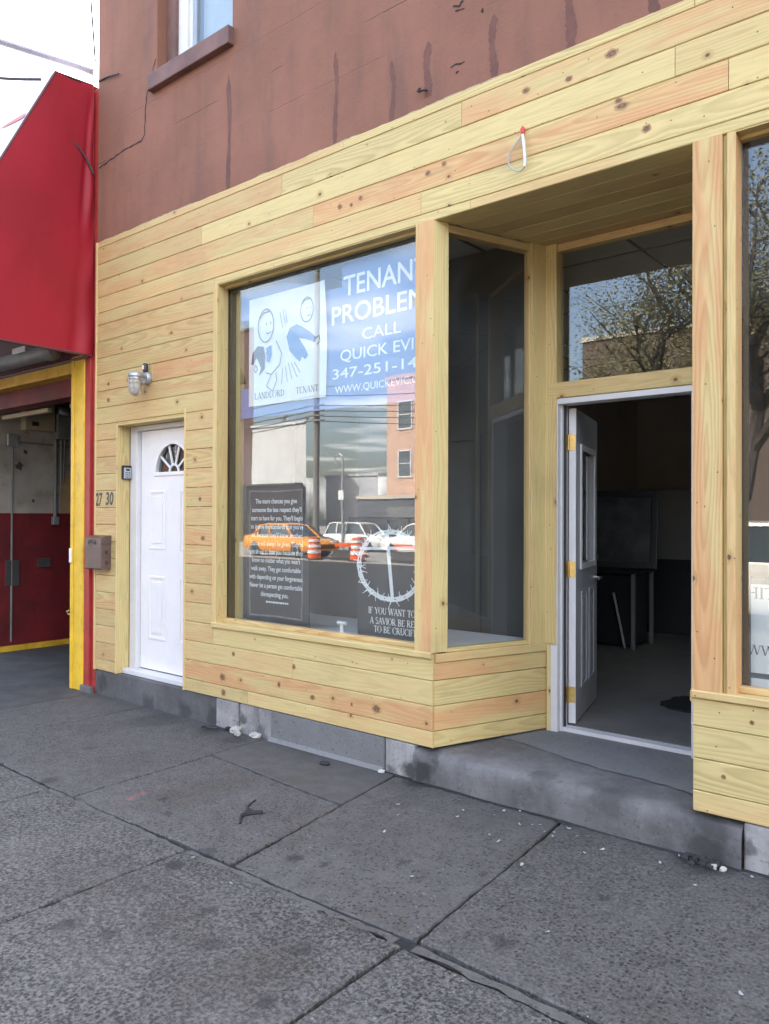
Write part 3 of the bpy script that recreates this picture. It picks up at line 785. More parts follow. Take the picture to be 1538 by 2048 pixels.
# second row
xs2 = [-8.2, -6.95, -5.65, -4.33, -3.045, -1.765, -.47, .82, 2.1, 3.4]
for k in range(len(xs2) - 1):
    ya, yb = -1.456, -2.79
    slab(wk, [(xs2[k], yb), (xs2[k + 1], yb), (xs2[k + 1], ya), (xs2[k], ya)], random.uniform(.92, 1.0), random.uniform(.50, .58), random.uniform(-.002, .004), (random.uniform(-.002, .002), random.uniform(-.002, .002)))
xs3 = [x + .6 for x in xs2]
for k in range(len(xs3) - 1):
    slab(wk, [(xs3[k], -4.29), (xs3[k + 1], -4.29), (xs3[k + 1], -2.81), (xs3[k], -2.81)], .95, random.uniform(.48, .58), random.uniform(-.003, .003))
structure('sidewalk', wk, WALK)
# smoother mortar strip pointed along the long joint
ms = MB()
for a, b in (((-3.02, -1.462), (-1.80, -1.435)), ((-1.72, -1.43), (-.48, -1.45)), ((-4.30, -1.47), (-3.06, -1.47))):
    pts_t = []; pts_b = []
    n = 24
    for k in range(n + 1):
        t = k / n
        xx = a[0] + (b[0] - a[0]) * t; yy = a[1] + (b[1] - a[1]) * t
        pts_t.append((xx, yy + .004 + random.uniform(-.006, .006))); pts_b.append((xx, yy - .030 + random.uniform(-.016, .012)))
    for k in range(n):
        ms.face([(*pts_b[k], .005), (*pts_b[k + 1], .005), (*pts_t[k + 1], .004), (*pts_t[k], .004)], None, (.45, .56, .5))
structure('joint_mortar', ms, WALK)
dr = MB()
slab(dr, [(-12.5, -4.29), (-8.25, -4.29), (-8.25, -1.2), (-12.5, -1.2)], .3, .3)
dr.box(-12.5, -6.43, -1.12, 0.02, -.25, -.008)
dr.box(-12.5, -6.62, .02, 8.0, -.25, -.012)
structure('driveway', dr, CONC_DRIVE)

dj = MB()
xx = -3.06
while xx < .9:
    w_ = random.uniform(.015, .04)
    if -2.83 < xx: yf = -.012
    else: yf = .004
    if xx > -.99: yf = .004
    d0 = random.uniform(.010, .034) * (2.2 if -1.9 < xx < -1.78 else 1)
    dj.face([(xx, yf - d0, .0045), (xx + w_, yf - random.uniform(.010, .034), .0045), (xx + w_, yf + .01, .006), (xx, yf + .01, .006)])
    xx += w_
structure('joint_dirt', dj, DEBRIS)

# ================================================================ the storefront building
BX0, BX1 = -6.41, 2.30
B = thing('storefront_building', 'brown stucco building with new pale pine boarding round its shopfront', 'building', (-2.0, 0, 0))
Zr = [.212, .309, .457, .605, .753, .901, 1.049, 1.197, 1.345, 1.493, 1.641, 1.789, 1.937, 2.085, 2.233, 2.375, 2.52, 2.667, 2.815, 2.962, 3.11, 3.257, 3.365, 3.502, 3.65, 3.797, 3.945, 4.0]
WB = -1.205   # right bay starts
OPEN = [(-6.06, -5.085, 0, 2.358), (-4.735, -2.695, .735, 3.31), (-2.695, WB, 0, 3.31), (WB, 1.33, .735, 3.31)]
ORANGE = [(-2.502, -1.0, 3.797, .75), (-3.695, -1.2, 3.502, .85), (-5.1, -2.6, .309, .9), (-4.336, -2.6, .212, .55),
          (-5.1, -4.7, 1.197, .7), (-5.1, -4.7, 1.345, .75), (-5.1, -4.7, 1.493, .7), (-5.1, -4.7, 1.641, .75), (-5.53, -4.7, 2.667, .95), (-6.5, -4.5, 3.797, .35), (-6.5, -4.5, 3.502, .35)]
JOINTS = {3.797: [-3.999, -2.502, .1], 3.65: [-4.898, -1.29, .9], 3.502: [-3.695, -1.05, 1.0], 3.365: [-2.79, -.3], .457: [-3.872], .212: [-4.336], 2.667: [-5.53], 3.945: [-5.0, -3.42, -1.2]}
sd = MB()
for i in range(len(Zr) - 1):
    z0, z1 = Zr[i], Zr[i + 1]
    xb = sorted(set([BX0, BX1] + [v for o in OPEN for v in o[:2]] + [-4.735]))
    cells = []
    for a, b in zip(xb, xb[1:]):
        rng = [(z0, z1)]
        for (ox0, ox1, oz0, oz1) in OPEN:
            if ox0 < (a + b) / 2 < ox1:
                nr = []
                for (p, q) in rng:
                    if oz1 <= p + .004 or oz0 >= q - .004: nr.append((p, q)); continue
                    if oz0 > p + .012: nr.append((p, oz0))
                    if oz1 < q - .012: nr.append((oz1, q))
                rng = nr
        for r in rng: cells.append([a, b, r])
    # the board just above the openings is one full board over the shopfront
    merged = []
    for c in cells:
        if merged and merged[-1][2] == c[2] and abs(merged[-1][1] - c[0]) < 1e-6: merged[-1][1] = c[1]
        else: merged.append(c)
    if i == 22:
        merged = [c for c in merged]
    for a, b, (p, q) in merged:
        js = [j for j in JOINTS.get(z0, []) if a + .05 < j < b - .05]
        if not js and b - a > 3.2:
            js = []
            xx = a + random.uniform(1.2, 2.6)
            while xx < b - .6:
                js.append(xx); xx += random.uniform(1.8, 3.0)
        ed = [a] + js + [b]
        for e0, e1 in zip(ed, ed[1:]):
            tn = random.uniform(.05, .3)
            for (ox0, ox1, oz, tv) in ORANGE:
                if abs(oz - z0) < .01 and ox0 < (e0 + e1) / 2 < ox1: tn = tv
            if z0 > 3.3 and tn < .32: tn *= .35
            if e0 < -4.9 and tn < .5: tn += .30  # left boards warmed: dimmer light at that end put into their tint
            g_ = .0012
            sd.plank((e0 + .0008, random.uniform(0, .0015), p + g_), (1, 0, 0), (0, 0, 1), (0, -1, 0), e1 - e0 - .0016, q - p - 2 * g_, .018, tn, .0042, .0012, bright=random.uniform(.38, .62) - (.20 if e0 < -4.9 and e1 < -3 else 0) - (.05 if q < .8 else 0))  # left boards also darkened, the weaker light put into their brightness
# left end board turned round the corner
sd.prism([(BX0 - .003, -.006), (BX0 + .022, -.006), (BX0 + .022, .0195), (BX0 - .003, .0195)], .21, 3.998, [.55, .4, .3, .5])
# trims of the door opening
for (xa, xb_, tn) in ((-6.064, -6.046, .3), (-5.099, -5.083, .3)):
    sd.prism([(xa, -.007), (xb_, -.007), (xb_, .120), (xa, .120)], .214, 2.356 if xa < -6 else 2.41, [tn, .12, .2, .2])
sd.plank((-6.046, -.004, 2.343), (1, 0, 0), (0, 0, 1), (0, -1, 0), .947, .016, .124, .25, .002)
for (kx, kz, kr, el) in ((-1.604, 3.880, .016, 1.6), (-1.835, 3.835, .012, 1.3), (-2.086, 3.862, .013, 1.4), (-1.55, 3.600, .012, 2.4), (-1.568, 3.632, .009, 1.8), (-1.427, 3.448, .014, 1.2), (-2.624, 3.623, .011, 1.2), (-2.739, 3.600, .012, 1.3), (-3.45, 3.58, .014, 1.1), (-3.27, 3.59, .012, 1.2), (-3.35, 3.565, .010, 1.1),
                         (-4.006, .405, .016, .8), (-4.618, .375, .022, 1.2), (-3.122, .376, .021, 1.3), (-4.606, .262, .020, 1.0), (-4.494, .560, .013, 1.0), (-3.68, .364, .013, 1.4), (-3.33, .372, .011, .7), (-3.86, .545, .014, .9), (-6.2, 2.72, .014, 1.0), (-6.2, 2.58, .015, 1.1), (-4.9, 1.70, .013, 1.2), (-4.86, 1.40, .015, 1.4), (-.95, .66, .008, 1.0), (-1.07, .395, .008, 1.0)):
    for (rr_, dy, mi_) in ((1.5, -.0004, 1), (1.0, -.0006, 2)):
        ph_ = random.uniform(0, 6)
        sd.face([(kx + kr * el * rr_ * math.cos(2 * math.pi * k / 14) * (1 + .12 * math.sin(k * 2.3 + ph_)), dy, kz + kr * rr_ * math.sin(2 * math.pi * k / 14) * (1 + .12 * math.cos(k * 1.7 + ph_))) for k in range(14)], None, (.3, .5, .5), mi_)
KNOT_RIM = paint('knot_rim', (.40, .24, .10), .6, .25, 60); KNOT = paint('knot_heart', (.19, .095, .045), .6, .4, 70)
sid = sd.build('siding', [WOOD, KNOT_RIM, KNOT], B)
sid['label'] = 'horizontal pale pine boards with dark joints and knots'

# return walls of the entrance (splayed), below the sills
RD = Vector((.3397, .9405, 0)); RN = Vector((.9405, -.3397, 0))      # left return: inward direction, outward normal
P0 = Vector((-2.695, 0, 0))
RD2 = Vector((-.245, .9695, 0)); RN2 = Vector((-.9695, -.245, 0))
P1 = Vector((WB, 0, 0))
rt = MB()
rt2 = MB()
for (z0, z1, tn) in ((.212, .309, .12), (.309, .457, .85), (.457, .605, .1), (.605, .712, .9)):
    rt.plank(P0 + RD * .0135 + V(0, 0, z0 + .002), RD, (0, 0, 1), RN, .875, z1 - z0 - .004, .018, tn, .0035, bright=.40)
    rt2.plank(P1 + RD2 * .008 + V(0, 0, z0 + .002), RD2, (0, 0, 1), RN2, .86, z1 - z0 - .004, .018, tn, .0035)
rt.build('entrance_siding', WOOD, B); rt2.build('entrance_siding', WOOD, B)

# corner board strips
pw = MB()
def ret(s, d=0.0):   # plan point on the left return
    p = P0 + RD * s + RN * d
    return (p.x, p.y)
p_ = MB()
p_.prism([(-2.822, -.012), (-2.694, -.012), (ret(.100, .012)), (-2.70, .115), (-2.822, .115)], .772, 3.309, [1.0, .12, .2, .2, .2])
cp = p_.build('corner_post', WOOD, B)
p_ = MB()
a = ret(.744, .012); b_ = ret(.862, .012)
p_.prism([a, b_, (-2.318, .806), (-2.318, .905), (-2.46, .905), (ret(.744, -.06))], .762, 3.309, [.2, .12, .2, .2, .2, .2])
p_.prism([ret(.868, .016), (-2.36, .822), (-2.36, .90), ret(.90, -.02)], .206, 2.325, [.3, .2, .2, .2])
p_.build('door_side_post', WOOD, B)
p_ = MB()
p_.prism([(WB, -.012), (-1.076, -.012), (-1.076, .11), (-1.232, .11)], .772, 3.309, [1.2, .3, .2, .2])
p_.prism([(-1.0755, .014), (-1.057, .014), (-1.057, .11), (-1.0755, .11)], .772, 3.309, [.2, .2, .2, .2])
p_.prism([(-1.0565, -.004), (-1.018, -.004), (-1.018, .098), (-1.0565, .098)], .772, 3.309, [.6, 1.2, .2, .2])
p_.build('broad_post', WOOD, B)
p_ = MB()
p_.prism([(-1.403, .806), (-1.375, .806), (-1.33, .905), (-1.42, .905)], .206, 3.309, [.2, .2, .2, .2])
p_.build('door_side_post', WOOD, B)

# ---- left display window
W = MB()
W.prism([(-4.737, -.012), (-4.690, -.012), (-4.690, .098), (-4.737, .098)], .772, 3.309, [.3, .35, .2, .2])
W.plank((-4.740, -.018, .735), (1, 0, 0), (0, 0, 1), (0, -1, 0), 2.044, .037, .118, .15, .004)
W.plank((-4.690, .050, .772), (1, 0, 0), (0, 0, 1), (0, -1, 0), 1.868, .030, .048, .55, .004)
W.plank((-4.690, .060, 3.288), (1, 0, 0), (0, 0, 1), (0, -1, 0), 1.868, .022, .038, .2, .003)
W.plank((-4.737, .0, 3.303), (1, 0, 0), (0, 1, 0), (0, 0, -1), 2.04, .098, .004, .2, .001)
lw = W.build('display_window', WOOD, B)
gl = MB(); gl.box(-4.689, -2.823, .1005, .1065, .802, 3.288); gl.build('pane', GLASS, lw)
# inner stud and dark gasket seen just behind the glass
st = MB(); st.prism([(-4.668, .150), (-4.622, .150), (-4.622, .20), (-4.668, .20)], .79, 3.30, [.3, .2, .2, .2])
st.build('inner_stud', WOOD, lw)
gk = MB(); gk.box(-4.6895, -4.660, .108, .148, .79, 3.29); gk.box(-4.66, -2.83, .108, .125, 3.255, 3.289); gk.build('gasket', BLACK, lw)

# ---- side window of the entrance, left
def side_window(P, D, N, flip):
    w = MB()
    a0, a1 = .100, .745
    w.plank(P + D * .015 + V(0, 0, .712) + N * .014, D, (0, 0, 1), N, .855, .050, .11, .45, .004, bright=.38)
    w.plank(P + D * a0 + V(0, 0, .7625) + N * -.012, D, (0, 0, 1), N, a1 - a0, .024, .05, .25, .003, bright=.40)
    w.plank(P + D * a0 + V(0, 0, 3.262) + N * -.004, D, (0, 0, 1), N, a1 - a0, .046, .07, .45, .003, bright=.38)
    w.plank(P + D * .735 + V(0, 0, .765) + N * -.002, (0, 0, 1), D, N, 2.54, .016, .05, .3, .003)
    o = w.build('side_window', WOOD, B)
    g_ = MB()
    q = [P + D * (a0 - .01) - N * .030, P + D * (a1 + .01) - N * .030]
    q2 = [p - N * .006 for p in q]
    g_.face([q[0] + V(0, 0, .78), q[1] + V(0, 0, .78), q[1] + V(0, 0, 3.27), q[0] + V(0, 0, 3.27)])
    g_.build('pane', GLASS, o)
    return o
side_window(P0, RD, RN, False)
side_window(P1, RD2, RN2, True)

# ---- right display window
W = MB()
W.plank((WB - .002, -.018, .737), (1, 0, 0), (0, 0, 1), (0, -1, 0), 2.54, .035, .118, .25, .004)
W.plank((-1.018, .050, .772), (1, 0, 0), (0, 0, 1), (0, -1, 0), 2.30, .030, .048, .65, .004)
W.plank((-1.018, .060, 3.288), (1, 0, 0), (0, 0, 1), (0, -1, 0), 2.30, .022, .038, .2, .003)
W.plank((-1.018, .0, 3.303), (1, 0, 0), (0, 1, 0), (0, 0, -1), 2.30, .098, .004, .2, .001)
W.prism([(1.285, -.012), (1.332, -.012), (1.332, .098), (1.285, .098)], .772, 3.309, [.3, .35, .2, .2])
rw = W.build('display_window', WOOD, B)
gl = MB(); gl.box(-1.017, 1.284, .1005, .1065, .802, 3.288); gl.build('pane', GLASS, rw)
gk = MB(); gk.box(-1.017, -.990, .108, .140, .79, 3.29); gk.build('gasket', BLACK, rw)

# ---- soffit over the entrance
sf = MB()
y = 0.002
for k in range(6):
    w_ = min(.1455, .86 - y)
    x0 = -2.68 + .36 * y; x1 = -1.21 - .25 * y
    sf.plank((x0, y + .0015, 3.311), (1, 0, 0), (0, 1, 0), (0, 0, -1), x1 - x0, w_ - .003, .018, [.15, .2, .45, .12, .25, .35][k], .0035, bright=[.5, .42, .12, .5, .36, .2][k])
    y += w_
    if y > .855: break
sf.build('soffit', WOOD, B)

# ---- transom window over the shop door
tw = MB()
tw.plank((-2.375, .806, 2.323), (1, 0, 0), (0, 0, 1), (0, -1, 0), .955, .100, .09, .2, .004, bright=.5)
tw2 = MB(); tw2.plank((-2.318, .822, 3.262), (1, 0, 0), (0, 0, 1), (0, -1, 0), .925, .046, .07, .5, .003, bright=.45)
to = tw.build('transom_window', WOOD, B); tw2.build('head_rail', WOOD, to)
gl = MB(); gl.box(-2.318, -1.393, .868, .874, 2.421, 3.264); gl.build('pane', GLASS, to)

# ---- white frame of the shop door and the open leaf
df = MB()
df.bbox(-2.360, -2.312, .815, .93, .206, 2.321, .004)
df.bbox(-2.312, -2.298, .850, .93, .206, 2.285, .003)
df.bbox(-2.312, -1.440, .815, .93, 2.285, 2.322, .004)
df.bbox(-1.481, -1.440, .815, .93, .206, 2.285, .004)
df.box(-2.298, -1.481, .86, .93, .195, .232)
df.build('shop_door_frame', WHITE_FRAME, B)
wsx = MB(); wsx.box(-2.2978, -2.290, .872, .895, .232, 2.284); wsx.build('weather_strip', BLACK, B)

LD = bpy.data.objects  # (leaf built closed along +x from the hinge, then turned)
hx, hy = -2.288, .925
ang = R(105)
Rz = Matrix.Translation((hx, hy, 0)) @ Matrix.Rotation(ang, 4, 'Z')
def turned(mb):
    mb.v = [tuple(Rz @ Vector(p)) for p in mb.v]; return mb
lf = MB()
Lw = .80
# leaf: local x 0..Lw along the leaf, local y from -.044 (outside face) to 0; lite hole
lz0, lz1 = .248, 2.268
hx0, hx1, hz0, hz1 = .155, .645, 1.255, 2.02
lf.box(.004, hx0, -.044, 0, lz0, lz1); lf.box(hx1, Lw, -.044, 0, lz0, lz1)
lf.box(hx0, hx1, -.044, 0, lz0, hz0); lf.box(hx0, hx1, -.044, 0, hz1, lz1)
leaf = turned(lf).build('shop_door', SHADED_DOOR, B)
leaf['label'] = 'half glazed door leaf standing open into the dark shop'
eg = MB(); eg.box(.0, .0038, -.0445, .0005, lz0, lz1); turned(eg).build('hinge_edge', WHITE_FRAME, leaf)
mo = MB()
for (a0, a1, c0, c1) in ((hx0 - .03, hx0 + .012, hz0 - .03, hz1 + .03), (hx1 - .012, hx1 + .03, hz0 - .03, hz1 + .03)):
    mo.bbox(a0, a1, -.058, -.0445, c0, c1, .005)
mo.bbox(hx0 + .012, hx1 - .012, -.058, -.0445, hz0 - .03, hz0 + .012, .005); mo.bbox(hx0 + .012, hx1 - .012, -.058, -.0445, hz1 - .012, hz1 + .03, .005)
turned(mo).build('lite_moulding', WHITE_FRAME, leaf)
pn = MB(); pn.box(hx0 + .002, hx1 - .002, -.026, -.020, hz0 + .002, hz1 - .002); turned(pn).build('lite_pane', GLASS, leaf)
for (a0, a1) in ((.16, .36), (.44, .64)):
    rp = MB()
    for (p, q, r_, s_) in ((a0, a0 + .018, .45, 1.08), (a1 - .018, a1, .45, 1.08)):
        rp.bbox(p, q, -.055, -.0445, r_, s_, .004)
    rp.bbox(a0 + .018, a1 - .018, -.055, -.0445, .45, .468, .004); rp.bbox(a0 + .018, a1 - .018, -.055, -.0445, 1.062, 1.08, .004)
    rp.bbox(a0 + .045, a1 - .045, -.052, -.0445, .495, 1.035, .006)
    turned(rp).build('door_panel', SHADED_DOOR, leaf)
hd = MB()
hd.lathe([(.026, -.056), (.026, -.0445)], (Lw - .065, 0, 1.135), 'y', 18)
hd.tube([(Lw - .065, -.056, 1.135), (Lw - .065, -.092, 1.135)], .008, 10)
hd.tube([(Lw - .055, -.09, 1.135), (Lw - .12, -.092, 1.137), (Lw - .175, -.088, 1.131)], [.009, .0085, .007], 10)
turned(hd).build('lever_handle', CHROME, leaf, smooth=True)
db = MB(); db.lathe([(.027, -.0445), (.027, -.058), (.021, -.064)], (Lw - .065, 0, 1.275), 'y', 18); turned(db).build('deadbolt', CHROME, leaf, smooth=True)
for hz in (2.05, 1.235, .43):
    hg = MB()
    hg.bbox(-.0035, -.0003, -.042, -.004, hz - .051, hz + .051, .001)
    for k in range(5):
        hg.lathe([(.0065, -.010), (.0065, .010)], (-.006, .002, hz - .041 + k * .0205), 'z', 10)
    turned(hg)
    hg.bbox(hx - .0085, hx - .0062, hy - .042, hy - .004, hz - .051, hz + .051, .001)
    hg.build('hinge', BRASS, leaf)
# sweep under the leaf
sw = MB(); sw.box(.01, Lw - .01, -.04, -.004, .238, .2475); turned(sw).build('door_sweep', BLACK, leaf)

# ---- white entry door at the left
ef = MB()
ef.bbox(-6.0455, -5.946, .122, .235, .254, 2.3405, .004)
ef.bbox(-5.946, -5.018, .122, .235, 2.302, 2.3405, .004)
ef.bbox(-5.018, -4.93, .122, .235, .254, 2.3405, .004)
ef.bbox(-6.044, -5.1, .105, .122, .258, 2.335, .003) if False else None
entf = ef.build('entry_door_frame', WHITE_FRAME, B)
eth = MB(); eth.bbox(-6.044, -4.94, .055, .235, .213, .2535, .005); eth.build('entry_threshold', WHITE_FRAME, B)
ed = MB()
dx0, dx1, dz0, dz1 = -5.938, -5.024, .262, 2.297
fcx, fcz, fr = -5.481, 1.935, .235     # fan light
DY = .165
n = 28
fan = [(fcx + fr * math.cos(math.pi * k / n), fcz + fr * 1.02 * math.sin(math.pi * k / n)) for k in range(n + 1)]   # right to left
ed.box(dx0, dx1, DY, DY + .044, dz0, fcz)
ed.box(dx0, fcx - fr, DY, DY + .044, fcz, dz1); ed.box(fcx + fr, dx1, DY, DY + .044, fcz, dz1)
for k in range(n):
    (xa, za), (xb2, zb) = fan[k], fan[k + 1]
    ed.face([(xb2, DY, zb), (xa, DY, za), (xa, DY, dz1), (xb2, DY, dz1)])
    ed.face([(xb2, DY + .044, dz1), (xa, DY + .044, dz1), (xa, DY + .044, za), (xb2, DY + .044, zb)])
    ed.face([(xa, DY, za), (xb2, DY, zb), (xb2, DY + .044, zb), (xa, DY + .044, za)])
ed.face([(fcx - fr, DY, dz1), (fcx + fr, DY, dz1), (fcx + fr, DY + .044, dz1), (fcx - fr, DY + .044, dz1)])
edo = ed.build('entry_door', WHITE_DOOR, B)
edo['label'] = 'closed white panelled door with a fan light'
fl = MB()
def barc(rad, wd_, y0, y1, a0=0, a1=180, cz=fcz):
    m_ = 24
    for k in range(m_):
        t0 = R(a0 + (a1 - a0) * k / m_); t1 = R(a0 + (a1 - a0) * (k + 1) / m_)
        pi = [(fcx + (rad - wd_) * math.cos(t), cz + (rad - wd_) * math.sin(t)) for t in (t0, t1)]
        po = [(fcx + rad * math.cos(t), cz + rad * math.sin(t)) for t in (t0, t1)]
        fl.face([(pi[0][0], y0, pi[0][1]), (po[0][0], y0, po[0][1]), (po[1][0], y0, po[1][1]), (pi[1][0], y0, pi[1][1])])
        fl.face([(po[0][0], y0, po[0][1]), (po[0][0], y1, po[0][1]), (po[1][0], y1, po[1][1]), (po[1][0], y0, po[1][1])])
        fl.face([(pi[0][0], y1, pi[0][1]), (pi[0][0], y0, pi[0][1]), (pi[1][0], y0, pi[1][1]), (pi[1][0], y1, pi[1][1])])
barc(fr + .028, .030, DY - .012, DY)
barc(.072, .018, DY + .006, DY + .02)
fl.bbox(fcx - fr - .028, fcx + fr + .028, DY - .012, DY + .002, fcz - .028, fcz + .004, .004)
for an in (36, 72, 108, 144):
    ca, sa = math.cos(R(an)), math.sin(R(an))
    a = Vector((fcx + .07 * ca, DY + .007, fcz + .07 * sa)); b = Vector((fcx + .236 * ca, DY + .007, fcz + .236 * sa))
    nn = Vector((-sa, 0, ca)) * .009
    fl.face([a - nn, b - nn, b + nn, a + nn]); fl.face([a - nn, a - nn + V(0, .012, 0), b - nn + V(0, .012, 0), b - nn]); fl.face([a + nn, b + nn, b + nn + V(0, .012, 0), a + nn + V(0, .012, 0)])
fl.build('fan_light', WHITE_DOOR, edo)
fp = MB()
fp.face([(x_, DY + .022, z_) for x_, z_ in fan]); fp.build('fan_pane', make_glass('fan_glass', (.5, .52, .54), 1.5), edo)
for (pa, pb) in ((-5.815, -5.575), (-5.387, -5.147)):
    for (za, zb) in ((1.285, 1.785), (.52, 1.06)):
        rp = MB()
        # sunk moulding ring and raised field
        for (u0, u1, w0, w1) in ((pa, pa + .022, za, zb), (pb - .022, pb, za, zb), (pa + .022, pb - .022, za, za + .022), (pa + .022, pb - .022, zb - .022, zb)):
            rp.bbox(u0, u1, DY - .007, DY + .001, w0, w1, .004)
        rp.bbox(pa + .05, pb - .05, DY - .006, DY + .001, za + .05, zb - .05, .005)
        rp.build('raised_panel', WHITE_DOOR, edo)
bk = MB(); bk.box(-6.1, -4.9, .215, .225, .2, 2.4); bk.build('hall_backing', GAR_DARK, B) if False else None
hb = MB(); hb.box(-6.2, -4.78, 1.2, 1.25, .1, 2.9); hb.build('hall_wall', WALLPAINT, B)
sp_ = MB(); sp_.box(dx0 + .006, dx1 - .006, DY - .0005, DY + .03, .2542, .2615); sp_.build('door_sweep', BLACK, B)

# ---- upper stucco wall with the window opening
ux0, ux1, uz0, uz1 = -5.515, -4.555, 5.19, 6.85
TOP = 8.3
sw_ = MB()
sw_.box(BX0, ux0, .012, .30, 3.999, TOP); sw_.box(ux1, BX1, .012, .30, 3.999, TOP)
sw_.box(ux0, ux1, .012, .30, 3.999, uz0); sw_.box(ux0, ux1, .012, .30, uz1, TOP)
sw_.box(BX0 - .0, BX0 + .28, .30, 9, .0, TOP - .003)
sw_.box(BX1 - .28, BX1, .30, 9, .0, TOP - .003)
sw_.box(BX0 + .28, BX1 - .28, 8.7, 9, 0, TOP - .003)
sw_.box(BX0, BX0 + .28, .02, .30, 0, 3.998)
sw_.box(BX1 - .28, BX1, .02, .30, 0, 3.998)
sw_.box(1.36, BX1 - .28, .02, .30, 0, 3.998)
sw_.box(BX0 + .281, BX1 - .281, .02, .30, 3.42, 3.997)
sw_.box(-4.92, -4.74, .02, .30, .0, 3.419)
uw = sw_.build('stucco_wall', STUCCO, B)
uw['label'] = 'brown painted stucco upper wall with darker paint runs'
rf = MB(); rf.box(BX0 + .005, BX1 - .005, .302, 8.99, TOP - .25, TOP - .15)
rf.build('roof', GAR_DARK, B)
cn_ = MB(); cn_.bbox(BX0 - .08, BX1 + .08, -.12, .0, TOP - .35, TOP + .05, .02); cn_.build('cornice', SILL_BROWN, B)
uwin = MB()
uwin.bbox(-5.392, -5.27, .13, .20, 5.2, 6.84, .006); uwin.bbox(-4.60, -4.556, .13, .20, 5.2, 6.84, .006)
uwin.bbox(-5.27, -4.60, .13, .20, 6.80, 6.84, .006)
uwin.bbox(-5.27, -5.23, .15, .20, 5.2, 6.8, .004)
uo = uwin.build('upper_window', WHITE_FRAME, B)
ub = MB(); ub.bbox(ux0 + .002, -5.393, .10, .22, 5.19, 6.85, .004); ub.build('brick_mould', SILL_BROWN, uo)
us = MB(); us.bbox(-5.23, -5.19, .16, .20, 5.192, 6.8, .004); us.bbox(-5.19, -4.64, .16, .20, 5.192, 5.25, .004); us.bbox(-5.19, -4.64, .16, .20, 5.98, 6.03, .004); us.bbox(-4.64, -4.60, .16, .2, 5.192, 6.8, .004)
us.build('sash', WIN_GREY, uo)
up = MB(); up.box(-5.19, -4.64, .178, .182, 5.25, 5.98); up.box(-5.19, -4.64, .178, .182, 6.03, 6.8); up.build('pane', GLASS, uo)
uc = MB(); uc.box(-5.2, -4.63, .24, .245, 5.2, 6.8); uc.build('blind', CURTAIN, uo)
usl = MB(); usl.bbox(-5.575, -4.535, -.045, .20, 5.055, 5.188, .008); usl.build('sill', SILL_BROWN, uo)

# paint runs, crack and blots on the stucco (each has a shape of its own)
def streak(x, z0, z1, w, lean=.0):
    m_ = MB(); n_ = 26; L_ = []; R_ = []
    ph = random.uniform(0, 9)
    for k in range(n_ + 1):
        t = k / n_
        z = z0 + (z1 - z0) * t
        ww = w * .8 * (.55 + .35 * math.sin(t * 5 + ph) ** 2 + .25 * random.random()) * (1 if t < .9 else max(.1, (1 - t) * 9))
        cx_ = x + lean * t + .008 * math.sin(t * 7 + ph)
        L_.append((cx_ - ww / 2 + random.uniform(-.004, .004), z)); R_.append((cx_ + ww / 2 + random.uniform(-.004, .004), z))
    for k in range(n_):
        m_.face([(L_[k][0], .0108, L_[k][1]), (R_[k][0], .0108, R_[k][1]), (R_[k + 1][0], .0108, R_[k + 1][1]), (L_[k + 1][0], .0108, L_[k + 1][1])])
    m_.build('paint_run', DRIP, B)
for a in ((-4.59, 4.0, 4.86, .06), (-3.50, 4.0, 4.62, .045), (-3.02, 4.0, 4.38, .05), (-2.755, 4.06, 4.39, .07), (-2.30, 4.0, 4.37, .065), (-1.835, 4.0, 4.42, .075), (-1.40, 4.0, 4.20, .07), (-1.0, 4.0, 4.3, .06), (.1, 4.0, 4.5, .06)):
    streak(*a)
def crackline(pts, w, name='crack', y=.0105):
    m_ = MB()
    q = []
    for (a, b) in zip(pts, pts[1:]):
        n_ = max(2, int((Vector(b) - Vector(a)).length / .03))
        for k in range(n_):
            t = k / n_
            q.append((a[0] + (b[0] - a[0]) * t + random.uniform(-.008, .008), a[1] + (b[1] - a[1]) * t + random.uniform(-.008, .008)))
    q.append(pts[-1])
    for a, b in zip(q, q[1:]):
        d = Vector((b[0] - a[0], b[1] - a[1]));
        if d.length < 1e-6: continue
        n_ = Vector((-d.y, d.x)).normalized() * w * random.uniform(.35, .7)
        m_.face([(a[0] - n_.x, y, a[1] - n_.y), (b[0] - n_.x, y, b[1] - n_.y), (b[0] + n_.x, y, b[1] + n_.y), (a[0] + n_.x, y, a[1] + n_.y)])
    m_.build(name, CRACK, B)
crackline([(-5.53, 5.33), (-5.60, 5.21), (-5.67, 5.03), (-5.685, 4.83), (-5.69, 4.75), (-5.74, 4.715), (-5.87, 4.72), (-6.12, 4.70), (-6.40, 4.67)], .012)
crackline([(-2.57, 4.53), (-2.53, 4.51), (-2.50, 4.53)], .014, 'chipped_spot'); crackline([(-2.56, 4.49), (-2.49, 4.48)], .008, 'chipped_spot')
crackline([(-2.58, 4.18), (-2.53, 4.17), (-2.49, 4.175)], .010, 'chipped_spot'); crackline([(-2.55, 4.13), (-2.53, 4.13)], .010, 'chipped_spot'); crackline([(-2.37, 4.425), (-2.375, 4.42)], .022, 'chipped_spot')
hk = MB(); hk.tube([(-2.81, .008, 4.13), (-2.805, -.02, 4.10), (-2.785, -.03, 4.085), (-2.762, -.02, 4.09), (-2.755, .008, 4.10)], .006, 8); hk.build('iron_hook', CRACK, B, smooth=True)
# lumps of mortar along the top edge of the boarding
mt = MB()
x = BX0 + .02
hz = .004
while x < 1.5:
    w_ = random.uniform(.012, .03)
    hn = max(.001, min(.013, hz + random.uniform(-.004, .004)))
    mt.face([(x, .0095, 3.997), (x + w_, .0095, 3.997), (x + w_, .0105, 4.0 + hn), (x, .0105, 4.0 + hz)])
    x += w_; hz = hn
mt.build('caulk_bead', make_concrete('caulk', (.40, .33, .18), .1, .1), B)

